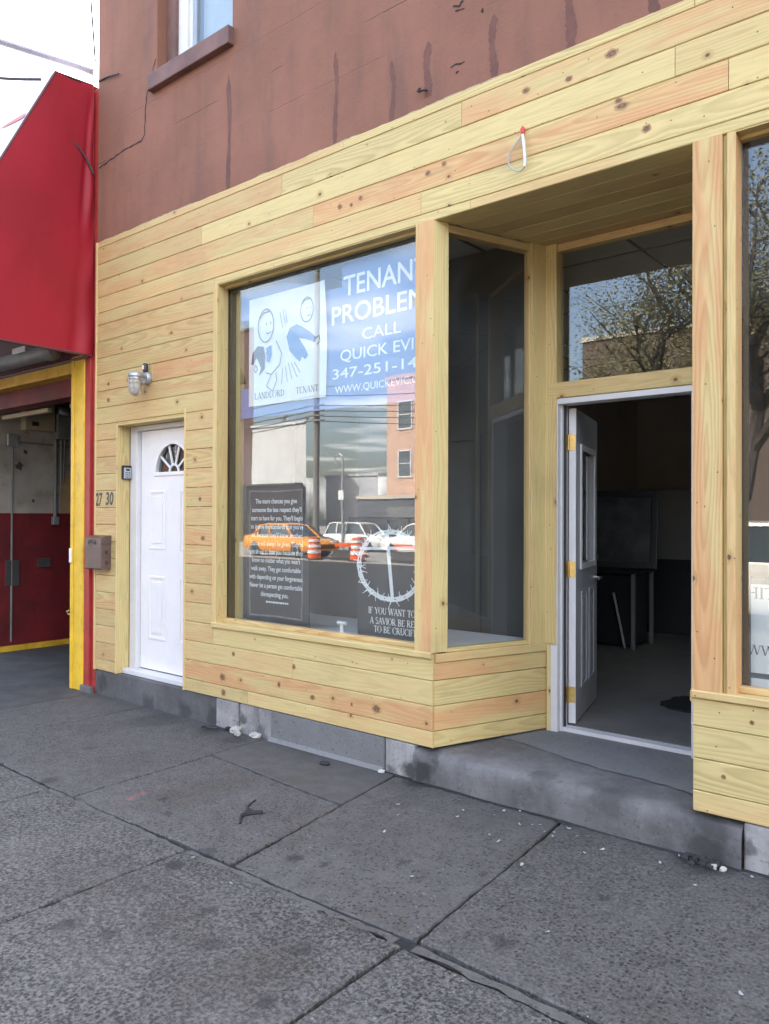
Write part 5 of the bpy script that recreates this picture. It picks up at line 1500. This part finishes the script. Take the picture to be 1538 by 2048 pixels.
m_ = MB(); m_.tube(smoothpts([(-3.47, -.13, .008), (-3.44, -.16, .016), (-3.40, -.14, .012), (-3.43, -.115, .012), (-3.47, -.13, .008)]), .009, 7); o = m_.build('leaf_scrap', DEBRIS, smooth=True); tag(o, 'dark curled scrap on the smooth slab before the grey cement patch', 'scrap')
m_ = MB(); m_.tube(smoothpts([(-3.29, -.83, .004), (-3.24, -.93, .006), (-3.16, -.97, .005), (-3.12, -.93, .006), (-3.17, -1.02, .006), (-3.10, -1.10, .004)]), [.004] * 8 + [.012] * 18 + [.006] * 5, 6); o = m_.build('rag_strip', DEBRIS, smooth=True); tag(o, 'long black rag strip on the slab left of the shop doorway', 'scrap')

# ================================================================ garage next door with its red awning
G = thing('garage_building', 'garage with yellow door post and dark red interior left of the pine shopfront', 'garage', (-8.5, 0, 0))
m_ = MB(); m_.bbox(-6.792, -6.588, -.012, .14, -.02, 3.03, .012); m_.bbox(-6.792, -6.745, -.022, -.0125, -.02, 3.02, .004); m_.build('yellow_post', YELLOW, G)
m_ = MB(); m_.bbox(-6.587, -6.495, .0, .14, -.02, 5.4, .006); m_.bbox(-6.494, -6.416, .018, .14, -.02, 5.4, .006); m_.bbox(-6.50, -6.488, -.008, .0175, -.02, 5.38, .003); m_.build('red_pier', RED_PAINT, G)
m_ = MB(); m_.bbox(-6.60, -6.415, -.03, .01, -.02, .05, .01); m_.build('pier_base', CONC_STEP, G)
m_ = MB(); m_.bbox(-13, -6.793, .02, .16, 2.89, 3.03, .006); m_.build('lintel', YELLOW_FLAT, G)
m_ = MB(); m_.bbox(-13, -6.6, .161, .34, 2.72, 3.03, .006); m_.build('beam', RED_DARK, G)
m_ = MB(); m_.box(-13, -6.588, .012, .20, 3.031, 5.5); m_.build('front_wall', RED_DARK, G)
m_ = MB(); m_.box(-9.40, -9.174, .36, 9, 1.60, 3.6); m_.box(-13, -9.174, 8.9, 9.0, 0, 3.6); m_.build('white_wall', GAR_WHITE, G)
m_ = MB(); m_.box(-9.40, -9.170, .36, 9, .055, 1.599); m_.build('red_dado', RED_DARK, G)
m_ = MB(); m_.box(-9.40, -9.160, .36, 9, -.02, .054); m_.build('yellow_skirting', YELLOW_FLAT, G)
m_ = MB(); m_.box(-9.1735, -6.43, 8.0, 8.1, -.02, 3.6); m_.box(-6.60, -6.43, .16, 8.0, -.02, 3.6); m_.build('dark_wall', GAR_DARK, G)
m_ = MB(); m_.box(-13, -6.42, .34, 9, 3.6, 3.7); m_.box(-13, -6.425, .201, 9, 5.2, 5.45); m_.build('roof', GAR_DARK, G)
for yy in (.9, 1.9, 2.9):
    m_ = MB(); m_.bbox(-9.17, -6.61, yy, yy + .12, 3.30, 3.52, .006); m_.build('ceiling_joist', GAR_DARK, G)
for (xa, xb_) in ((-7.5, -6.86), (-9.0, -7.95)):
    m_ = MB(); m_.bbox(xa, xb_, .345, .40, 2.66, 2.705, .006); m_.build('batten', CARD, G)
m_ = MB(); m_.bbox(-9.1735, -9.05, .64, 1.00, 2.58, 2.90, .008); b_ = m_.build('wall_cabinet', CARD, G)
m_ = MB(); m_.box(-9.0498, -9.047, .72, .80, 2.63, 2.68); m_.build('badge', BLACK, b_)
m_ = MB(); m_.lathe([(.05, -.06), (.07, -.03), (.07, .05), (.0, .06)], (-9.08, 1.10, 2.84), 'y', 14); m_.build('motor', GALV, G, smooth=True)
m_ = MB(); m_.bbox(-9.172, -9.03, 1.02, 1.20, 2.50, 2.80, .02); m_.build('gear_box', PIPE, G)
m_ = MB()
m_.tube([(-9.15, 1.06, 2.55), (-9.15, 1.06, 1.55)], .022, 10); m_.tube([(-9.15, 1.13, 2.55), (-9.15, 1.13, 1.95)], .016, 10); m_.tube([(-9.15, 1.18, 2.5), (-9.15, 1.16, 2.0)], .012, 8)
m_.tube([(-9.16, .54, 2.38), (-9.16, .54, .10)], .012, 8); m_.tube([(-9.16, .57, 2.44), (-9.16, 1.4, 2.42)], .009, 8)
m_.build('conduit', PIPE, G, smooth=True)
m_ = MB(); m_.bbox(-9.173, -9.13, .47, .61, 2.38, 2.52, .012); m_.build('junction_box', GALV, G)
m_ = MB(); m_.bbox(-9.172, -9.12, 1.02, 1.10, 1.46, 1.56, .008); m_.build('switch_box', GALV, G)
m_ = MB(); m_.box(-9.1725, -9.165, 1.14, 1.9, 1.60, 2.10); m_.build('plywood_panel', PLYWOOD, G)
rnd_ = [(.63, 2.15, .05), (.70, 2.32, .03), (.8, 1.75, .02), (1.6, 2.3, .03)]
m_ = MB()
for yy, zz, r_ in rnd_:
    pts = [(-9.1725, yy + r_ * random.uniform(.5, 1.4) * math.cos(2 * math.pi * k / 11), zz + r_ * random.uniform(.5, 1.2) * math.sin(2 * math.pi * k / 11)) for k in range(11)]
    m_.face(pts)
m_.build('hole', GAR_DARK, G)
for yy, z0, z1 in ((.47, .75, 1.05), (.85, .95, 1.06), (1.35, .5, .8)):
    m_ = MB(); m_.bbox(-9.1695, -9.15, yy, yy + .16, z0, z1, .006); m_.build('hatch', GAR_DARK, G)
m_ = MB(); m_.bbox(-6.792, -6.755, -.034, -.0225, 1.14, 1.27, .004); m_.build('push_button', PVC, G)
m_ = MB(); m_.tube([(-6.80, -.02, .70), (-6.82, -.035, .69), (-6.83, -.02, .67), (-6.80, -.015, .66)], .007, 8); m_.build('hasp', BRASS, G)

t = thing('shutter_drum', 'grey roller shutter tube under the red awning', 'shutter', (-8.5, -.16, 3.1))
m_ = MB(); m_.tube([(-12.6, -.17, 3.09), (-6.90, -.17, 3.07)], .075, 18); m_.build('tube', GAR_GREY, t, smooth=True)
m_ = MB(); m_.lathe([(.0, .085), (.06, .07), (.088, .03), (.088, -.02), (.0, -.021)], (-6.885, -.17, 3.07), 'x', 18); m_.build('end_cap', GAR_GREY, t, smooth=True)
m_ = MB(); m_.bbox(-12.6, -7.2, -.05, .0, 3.13, 3.24, .006); m_.bbox(-12.6, -7.0, -.6, -.57, 3.2, 3.24, .004); m_.build('rail', RED_DARK, t)
m_ = MB(); m_.bbox(-7.45, -7.2, -.262, -.246, 3.10, 3.15, .003); m_.build('paper_tag', PVC, t)

AW = thing('awning', 'red vinyl awning box over the garage with pale lettered front', 'awning', (-6.44, 0, 3.0))
ax = -6.437
NS = 20
m_ = MB()
# side panel: slightly slack sheet, pinned at the wall, top edge sagging
def side(u, v):          # u 0 wall .. 1 front edge, v 0 bottom .. 1 top
    zf = 3.0 + v * 2.405; yf = -1.56 + v * 1.205
    zw = 3.003 + v * 2.435; yw = -.005
    y_ = yw + (yf - yw) * u; z_ = zw + (zf - zw) * u
    if v > .95: z_ -= .030 * math.sin(u * math.pi) * (v - .95) / .05
    pk = .0
    if u < .15:
        pk = (.012 * math.sin(u / .15 * math.pi * 2.0) * (.55 + .45 * math.sin(v * 11 + 1))) + .006 * math.sin(v * 23 + u * 30) * (1 - u / .15)
    bulge = .012 * math.sin(u * 3.1) * math.sin(v * 3.1)
    return (ax + pk - .022 + bulge, y_, z_)
NU, NV = 40, 44
for i in range(NU):
    for j in range(NV):
        ua, ub = (i / NU) ** 1.6, ((i + 1) / NU) ** 1.6
        va, vb = j / NV, (j + 1) / NV
        m_.face([side(ua, va), side(ub, va), side(ub, vb), side(ua, vb)])
m_.build('side_panel', VINYL, AW, smooth=True, merge=True)
m_ = MB()
for k in range(12):
    xa = ax - .03 - k * .5; xb_ = xa - .5
    m_.face([(xa, -1.56, 3.0), (xb_, -1.56, 3.0), (xb_, -.357, 5.405), (xa, -.357, 5.405)])
    m_.face([(xa, -.357, 5.405), (xb_, -.357, 5.405), (xb_, -.005, 5.438), (xa, -.005, 5.438)])
m_.build('front_panel', VINYL_WHITE, AW, merge=True)
m_ = MB()
def fr_(x_, v): return (x_, -1.56 + v * 1.203 - .006, 3.0 + v * 2.405 + .003)
m_.face([fr_(-6.53, .80), fr_(-6.60, .80), fr_(-7.05, .832), fr_(-6.98, .842), fr_(-6.54, .825)]); m_.build('front_lettering', RED_PAINT, AW)
m_ = MB(); m_.face([fr_(-7.06, .80), fr_(-7.5, .80), fr_(-7.5, .87), fr_(-7.06, .85)]); m_.build('front_lettering', YELLOW, AW)
m_ = MB()
m_.tube([(ax - .025, -.012, 3.0), (ax - .025, -1.56, 2.998)], .013, 8); m_.tube([(ax - .03, -1.56, 3.0), (-12.4, -1.56, 3.0)], .014, 8)
m_.tube([(ax - .03, -1.56, 3.0), (ax - .03, -.357, 5.40)], .012, 8); m_.tube([(ax - .05, -.012, 3.0), (-12.4, -.012, 3.0)], .014, 8)
m_.build('hem_tube', paint('hem_dark_red', (.10, .03, .035), .5), AW, smooth=True)  # hem tubes in one even dark red

# cables and the stay rod above the awning
def cable(name, a, b, sag, r, mat, label, n=18, group=None):
    a, b = Vector(a), Vector(b)
    pts = [a + (b - a) * (k / n) - V(0, 0, sag * 4 * (k / n) * (1 - k / n)) for k in range(n + 1)]
    m_ = MB(); m_.tube(pts, r, 6); o = m_.build(name, mat, smooth=True); tag(o, label, 'cable' if 'rod' not in name else 'rod', group); return o
cable('stay_rod', (-6.42, -.03, 5.52), (-7.9, -1.55, 6.10), 0, .028, paint('rod_paint', (.25, .23, .27), .5), 'grey stay rod running out over the top of the red awning', 4)
cable('service_cable', (-6.415, -.02, 5.62), (-6.52, -.18, 8.2), -.02, .009, WIRE_DARK, 'thin dark cable rising along the left edge of the brown wall')
cable('service_cable', (-6.72, -.36, 5.42), (-9.6, -1.6, 6.6), .18, .014, WIRE_DARK, 'dark cable drooping down to the corner of the red awning')
cable('service_cable', (-6.40, .006, 5.45), (-6.05, -.012, 5.38), -.01, .008, WIRE_DARK, 'short dark cable end lying across the corner of the brown wall', 8)
cable('service_cable', (-6.43, -.02, 4.62), (-6.47, -.28, 4.86), -.07, .008, WIRE_DARK, 'short dark cable curling over the red awning side', 10)

# ================================================================ across the street (seen mirrored in the glass)
def window_part(bld, x0, x1, z0, z1, y, frame=WHITE_FRAME):
    m_ = MB()
    for (a, b, c_, d) in ((x0 - .09, x0, z0 - .09, z1 + .09), (x1, x1 + .09, z0 - .09, z1 + .09), (x0, x1, z0 - .09, z0), (x0, x1, z1, z1 + .09), (x0, x1, (z0 + z1) / 2 - .03, (z0 + z1) / 2 + .03)):
        m_.box(a, b, y, y + .06, c_, d)
    f = m_.build('window', frame, bld)
    m_ = MB(); m_.box(x0, x1, y + .005, y + .02, z0, z1); m_.build('pane', DARKGLASS, f)
    return f
DARKGLASS = paint('dark_window_glass', (.06, .08, .09), .08, .1, 1, spec=.8)
SALMON = paint('salmon_render', (.54, .35, .26), .8, .06, 1.5, dirt=.15)
OFFWHITE = paint('off_white_render', (.56, .56, .56), .8, .06, .7, dirt=.15)
BRICKD = make_brick('dark_brick', (.12, .055, .045), (.14, .11, .10))
BRICKB = make_brick('brown_brick', (.115, .075, .055), (.12, .10, .09))
SHED = paint('shed_grey', (.10, .105, .115), .6, .1, 1)
SHEDTOP = paint('shed_parapet', (.50, .44, .36), .7, .1, 2)
def building(name, label, x0, x1, y0, y1, h, mat, capmat=None, skew=0.0):
    b = thing(name, label, 'building', ((x0 + x1) / 2, y0, 0))
    k = skew * (y1 - y0)
    m_ = MB(); m_.loft([[(x0, y0, z), (x1, y0, z), (x1 + k, y1, z), (x0 + k, y1, z)] for z in (-.6, h)]); m_.build('wall', mat, b)
    m_ = MB(); m_.loft([[(x0 - .1, y0 + .1, z), (x1 + .1, y0 + .1, z), (x1 + .1 + k, y1 - .1, z), (x0 - .1 + k, y1 - .1, z)] for z in (h + .001, h + .22)]); m_.build('parapet', capmat or mat, b)
    return b
b = building('salmon_house', 'sunlit salmon rendered house across the street, mirrored in the left window', -32.85, -24.5, -36, -46, 10.7, SALMON)
for x0 in (-31.8, -28.6, -26.2):
    for (za, zb) in ((7.42, 9.12), (4.28, 5.92)): window_part(b, x0, x0 + .98, za, zb, -35.99)
b = building('white_warehouse', 'tall blank white warehouse wall across the street beside the big pole', -51.0, -44.5, -40, -44, 9.1, OFFWHITE, OFFWHITE, 1.06)
m_ = MB(); m_.tube([(-48.2, -41, 9.3), (-48.2, -41, 9.95)], .16, 8); m_.tube([(-48.7, -41, 9.95), (-47.7, -41, 10.05)], .12, 8); m_.build('vent_pipe', GAR_GREY, b)
m_ = MB(); m_.tube([(-45.4, -41, 9.3), (-45.4, -41, 9.7)], .14, 8); m_.build('vent_pipe', GAR_GREY, b)
b = building('low_warehouse', 'lower grey white warehouse across the street behind the thin pole', -46.5, -40.7, -44.4, -48, 5.0, paint('grey_render', (.46, .47, .50), .8, .05, 1), None, .92)
b = building('dark_brick_house', 'dark brick house across the street at the far left of the mirrored view', -68, -51.1, -40.2, -44.4, 17.6, BRICKD, None, 1.2)
for k in range(5):
    for j in range(4): window_part(b, -66.5 + k * 2.8, -65.2 + k * 2.8, 3.2 + j * 3.6, 5.2 + j * 3.6, -40.19)
b = building('dark_garage_block', 'low dark block standing before the tall white warehouse across the street', -52.5, -42.5, -37.6, -39.8, 4.0, paint('dark_render', (.030, .024, .026), .7, .1, 1), None, 1.05)
b = building('grey_shed', 'low dark grey shed with a pale roof edge before the salmon house', -33.2, -25.0, -33.5, -35.7, 2.75, SHED, SHEDTOP)
m_ = MB(); m_.box(-30.7, -26.5, -33.49, -33.42, -.45, 2.25); m_.build('shutter', GAR_GREY, b)
b = building('brown_apartments', 'wide brown brick apartment block across the street behind the trees', -18.7, 18, -34, -46, 11.1, BRICKB, paint('pale_cornice', (.45, .42, .38), .7))
for k in range(5):
    for j in range(2): window_part(b, 3.5 + k * 2.6, 4.6 + k * 2.6, 3.2 + j * 3.6, 5.2 + j * 3.6, -33.99)
# utility poles
WOODPOLE = paint('weathered_pole', (.20, .19, .18), .85, .15, 4)
t = thing('utility_pole', 'thick wooden utility pole with crossarms across the street', 'pole', (-30.5, -27, -.5))
m_ = MB(); m_.tube([(-30.5, -27, -.5), (-30.5, -27, 19)], [.19, .15], 12); m_.build('pole', WOODPOLE, t, smooth=True)
m_ = MB()
for zz in (18.2, 7.76, 7.48, 7.20, 6.93): m_.bbox(-30.5 - .75, -30.5 + .75, -26.84, -26.76, zz - .04, zz + .04, .01)
m_.bbox(-30.56, -30.44, -26.86, -26.78, 6.8, 7.9, .01)
m_.build('crossarm', WOODPOLE, t)
for k, zz in enumerate((6.93, 7.20, 7.48, 7.76, 8.3)):
    cable('power_line', (-80, -27 - k * .1, zz + 1.6 + k * .2), (-30.5, -26.8, zz), 1.4, .026, WIRE_DARK, 'overhead line running left from the utility pole across the street', 20, 'overhead lines on the utility pole')
    cable('power_line', (-30.5, -26.8, zz), (20, -27 - k * .2, zz - .8 + k * .35), 1.3, .026, WIRE_DARK, 'overhead line running right from the utility pole across the street', 20, 'overhead lines to the right of the pole')
t = thing('street_lamp', 'slender grey street lamp with curled arm across the street', 'street lamp', (-31.3, -30, -.45))
m_ = MB(); m_.tube([(-31.3, -30, -.45), (-31.3, -30, 5.0)], [.10, .08], 10); m_.build('post', GALV, t, smooth=True)
m_ = MB(); m_.tube(smoothpts([(-31.3, -30, 4.9), (-31.35, -30, 5.25), (-31.7, -30, 5.35), (-31.95, -30, 5.1), (-31.85, -30, 4.75)]), .045, 8); m_.build('arm', GALV, t, smooth=True)
m_ = MB(); m_.bbox(-31.5, -31.1, -29.9, -29.85, 2.6, 3.15, .02); m_.build('sign_plate', PVC, t)
t = thing('mesh_fence', 'dark mesh fence standing behind the parked white car across the street', 'fence', (-30, -32.5, -.45))
m_ = MB()
for k in range(6): m_.tube([(-33.0 + k * 1.6, -32.5, -.45), (-33.0 + k * 1.6, -32.5, 1.6)], .04, 8)
m_.tube([(-33.0, -32.5, 1.57), (-25.0, -32.5, 1.57)], .035, 8); m_.build('fence_frame', BLACK, t)
m_ = MB()
for k in range(75): m_.box(-33.0 + k * .107, -32.97 + k * .107, -32.505, -32.495, -.4, 1.55)
m_.build('fence_mesh', BLACK, t)

# cars
def car(name, label, cat, loc, rot, col, L=4.7, Wd=1.84, H=1.68, suv=True, group=None, sign=False):
    PA = paint(name + '_paint', col, .22, .02, 1, coat=.6)
    t = thing(name, label, cat, (0, 0, 0), group)
    hw = Wd / 2
    if suv:
        prof = [(-.50, .55, .98), (-.485, .36, 1.05), (-.38, .30, 1.06), (-.15, .28, 1.06), (.18, .28, 1.05), (.26, .28, 1.02), (.42, .30, .93), (.485, .36, .80), (.50, .5, .68)]
        roof = [(-.47, 1.04), (-.42, H - .06), (-.36, H), (.05, H), (.12, H - .08), (.25, 1.03)]
    else:
        prof = [(-.50, .52, .86), (-.485, .34, .95), (-.35, .28, .97), (-.15, .26, .95), (.15, .26, .94), (.24, .26, .92), (.40, .28, .82), (.485, .34, .70), (.50, .48, .62)]
        roof = [(-.36, .95), (-.26, H - .07), (-.18, H), (.04, H - .01), (.10, H - .07), (.24, .92)]
    rings = []
    for fx, zb, zt in prof:
        x_ = fx * L
        k = 1 - .10 * (abs(fx) / .5) ** 4
        w_ = hw * k
        rings.append([(x_, -w_ * .92, zb), (x_, -w_, zb + .12), (x_, -w_, zt - .20), (x_, -w_ * .95, zt - .03), (x_, -w_ * .86, zt), (x_, w_ * .86, zt), (x_, w_ * .95, zt - .03), (x_, w_, zt - .20), (x_, w_, zb + .12), (x_, w_ * .92, zb)])
    m_ = MB(); m_.loft(rings)
    # roof slab and pillars
    top = roof[1:-1]
    rr = []
    for fx, z in top:
        rr.append([(fx * L, -hw * .72, z - .05), (fx * L, -hw * .70, z), (fx * L, -hw * .4, z + .03), (fx * L, hw * .4, z + .03), (fx * L, hw * .70, z), (fx * L, hw * .72, z - .05)])
    m_.loft(rr)
    for s_ in (-1, 1):
        for (a, b) in (((roof[0][0] * L, s_ * hw * .86, roof[0][1] - .02), (roof[1][0] * L, s_ * hw * .70, roof[1][1] - .02)), ((roof[-1][0] * L, s_ * hw * .86, roof[-1][1] - .02), (roof[-2][0] * L, s_ * hw * .70, roof[-2][1] - .02)), ((-.10 * L, s_ * hw * .875, .98), (-.11 * L, s_ * hw * .705, H - .05)), ((-.27 * L, s_ * hw * .875, .98), (-.28 * L, s_ * hw * .705, H - .05))):
            m_.tube([a, b], .045, 8)
    body = m_.build('body', PA, t, smooth=True)
    gr = []
    for fx, z in roof:
        zb = min(z - .02, 1.0)
        inset = .70 if z > 1.2 else .84
        gr.append([(fx * L, -hw * .84, zb - .06), (fx * L, -hw * inset * .985, z - .035), (fx * L, hw * inset * .985, z - .035), (fx * L, hw * .84, zb - .06)])
    m_ = MB(); m_.loft(gr); m_.build('window_glass', DARKGLASS, t)
    for fx in (-.30, .30):
        for s_ in (-1, 1):
            m_ = MB(); m_.lathe([(.20, -.11), (.31, -.11), (.335, -.08), (.335, .08), (.31, .11), (.20, .11)], (fx * L, s_ * (hw - .11), .335), 'y', 22); w_ = m_.build('wheel', RUBBER, t, smooth=True)
            m_ = MB(); m_.lathe([(.0, .1), (.20, .112), (.20, -.112), (.0, -.1)], (fx * L, s_ * (hw - .11), .335), 'y', 18); m_.build('rim', GALV, w_, smooth=True)
    for s_ in (-1, 1):
        m_ = MB(); m_.bbox(.462 * L, .488 * L, s_ * hw * .70 - .16, s_ * hw * .70 + .16, .62, .74, .03); m_.build('headlight', PVC, t)
        m_ = MB(); m_.bbox(-.499 * L, -.478 * L, s_ * hw * .78 - .08, s_ * hw * .78 + .08, .72, .95, .02); m_.build('tail_light', RED_PAINT, t)
    if sign:
        m_ = MB(); m_.bbox(-.25, .1, -.32, .32, H + .03, H + .18, .03); m_.build('roof_sign', PVC, t)
    t.location = loc; t.rotation_euler = (0, 0, R(rot))
    return t
WHITE_CAR = (.78, .78, .77)
car('taxi', 'orange yellow taxi parked across the street beside the barrels', 'taxi', (-26.2, -20.9, -.22), 3, (.78, .30, .015), 4.75, 1.82, 1.50, False)
car('white_suv', 'white sport utility car parked behind the barrels, left of the two', 'car', (-30.75, -31.0, -.45), 2, WHITE_CAR, 4.7, 1.9, 1.74, True)
car('white_suv', 'white car mirrored behind the thorn crown, right of the two', 'car', (-22.6, -26.5, -.36), 184, WHITE_CAR, 4.6, 1.85, 1.66, True)
car('white_suv', 'white car parked at the near kerb, mirrored in the right window', 'car', (-3.3, -9.6, -.155), 180, (.80, .77, .70), 4.7, 1.86, 1.66, True)
car('dark_sedan', 'dark car parked across the street behind the taxi', 'car', (-29.0, -24.0, -.29), 2, (.03, .03, .035), 4.7, 1.84, 1.48, False)

# traffic barrels and low barriers
ORANGE_P = paint('barrel_orange', (.72, .11, .02), .5, .08, 3)
def barrel():
    t = thing('traffic_barrel', 'orange and white banded traffic barrel on the far roadside', 'barrel', (0, 0, 0), 'traffic barrels on the far roadside')
    m_ = MB(); m_.lathe([(.30, .06), (.285, .25), (.285, .255), (.27, .45), (.265, .46), (.25, .68), (.24, .70), (.215, .93), (.12, .95), (.0, .95)], (0, 0, 0), 'z', 20); m_.build('drum', ORANGE_P, t, smooth=True)
    for (r_, z0, z1) in ((.287, .28, .42), (.268, .52, .64), (.246, .75, .86)):
        m_ = MB(); m_.lathe([(r_ + .004, z0), (r_ - .004, z1)], (0, 0, 0), 'z', 20, caps=False); m_.build('white_band', PVC, t, smooth=True)
    m_ = MB(); m_.lathe([(.38, .0), (.38, .05), (.30, .07)], (0, 0, 0), 'z', 20); m_.build('rubber_base', RUBBER, t, smooth=True)
    return t
bp = barrel()
for i, (bx, by, lab) in enumerate(((-23.3, -19.6, 'orange banded traffic barrel standing in front of the taxi'), (-20.87, -19.6, 'orange banded traffic barrel mirrored beside the thorn crown'), (-24.2, -23.6, 'orange banded traffic barrel standing by the white sport utility car'), (-15.6, -19.8, 'orange banded traffic barrel at the right end of the barriers'))):
    o = bp if i == 0 else copy_tree(bp)
    o.location = (bx, by, -.19 - max(0, -19.0 - by) * .0217); o['label'] = lab
def barrier(x, y, L, label):
    t = thing('road_barrier', label, 'barrier', (x, y, -.22), 'barriers on the far roadside')
    m_ = MB(); pr = [(-.28, -.22), (.28, -.22), (.28, -.10), (.14, .08), (.10, .20), (-.10, .20), (-.14, .08), (-.28, -.10)]
    m_.loft([[(x - L / 2, y + p[0], p[1]) for p in pr], [(x + L / 2, y + p[0], p[1]) for p in pr]]); m_.build('block', GAR_DARK, t)
    m_ = MB(); m_.bbox(x - L / 2, x + L / 2, y - .02, y + .02, .34, .50, .01); m_.tube([(x - L / 2 + .1, y, .15), (x - L / 2 + .1, y, .50)], .03, 8); m_.tube([(x + L / 2 - .1, y, .15), (x + L / 2 - .1, y, .50)], .03, 8); m_.build('orange_rail', ORANGE_P, t)
barrier(-22.1, -20.2, 1.2, 'dark block barrier with orange rail between the two barrels')
barrier(-18.6, -20.3, 1.8, 'dark block barrier with orange rail right of the barrels')

# trees across the street
def tree(x, y, H, spread, seed, label, nleaf=5200, zc=.55):
    rs = random.Random(seed)
    zg = -.19 - max(0, -19.0 - y) * .0217 - .02
    t = thing('street_tree', label, 'tree', (x, y, zg), 'street trees across the road')
    m_ = MB(); tips = []
    def limb(p, d, L, r, lev):
        pts = [p]; q = p.copy(); dd = d.copy()
        n_ = 5
        for k in range(n_):
            dd = (dd + Vector((rs.uniform(-.22, .22), rs.uniform(-.22, .22), rs.uniform(-.05, .16)))).normalized()
            q = q + dd * L / n_; pts.append(q.copy())
            if lev >= 2: tips.append((q.copy(), dd.copy()))
        m_.tube(pts, [r * (1 - .65 * k / n_) for k in range(n_ + 1)], 7 if lev < 2 else 5)
        if lev < 3:
            for k in range(3 if lev else 6):
                a = rs.uniform(0, 6.28); up_ = rs.uniform(.25, .8)
                nd = Vector((math.cos(a), math.sin(a), up_)).normalized()
                limb(pts[rs.choice((2, 3, 4, 5))] if lev else pts[rs.choice((3, 4, 5))], (nd + dd * .35).normalized(), L * rs.uniform(.52, .75) * (spread if lev == 0 else 1), r * .48, lev + 1)
    limb(Vector((x, y, zg)), Vector((0, 0, 1)), H * .42, H * .024, 0)
    m_.build('trunk', BARK, t, smooth=True)
    c_ = MB()
    for k in range(nleaf):
        p, d = rs.choice(tips)
        q = p + Vector((rs.gauss(0, .034), rs.gauss(0, .034), rs.gauss(0, .026))) * H
        a = Vector((rs.uniform(-1, 1), rs.uniform(-1, 1), rs.uniform(-.6, .6))).normalized()
        b = a.cross(Vector((rs.uniform(-1, 1), rs.uniform(-1, 1), rs.uniform(-1, 1)))).normalized()
        s_ = rs.uniform(.032, .060)
        c_.face([q - a * s_, q + b * s_ * .55, q + a * s_, q - b * s_ * .55])
    c_.build('crown', LEAF, t)
    return t
tree(-8.9, -21.5, 13.0, 1.15, 3, 'broad street tree mirrored in the glass above the shop door', 27000)
tree(-6.2, -20.2, 15.0, 1.2, 8, 'tall dark street tree mirrored in the right window', 40000)
tree(-13.0, -25.5, 7.6, 1.2, 21, 'smaller bushy street tree before the brown apartment block', 14000)
tree(3.5, -22.5, 12.0, 1.1, 5, 'street tree farthest right across the road', 7000)

# distant rooflines so that the street does not end in nothing
for (x0, x1, y0, h, lab) in ((16, 40, -26, 7.5, 'long low brick block across the street far to the right'), (-140, -80, -30, 8, 'long brick terrace farthest left down the street')):
    building('brick_terrace', lab, x0, x1, y0, y0 - 14, h, BRICKB)
b = building('brick_neighbour', 'brick neighbour building joined to the right of the shopfront', 2.32, 16, 12, .05, 7.6, BRICKB)
b = building('far_neighbour', 'brick building beyond the garage on the near side', -30, -13.1, 12, .1, 4.2, BRICKD)
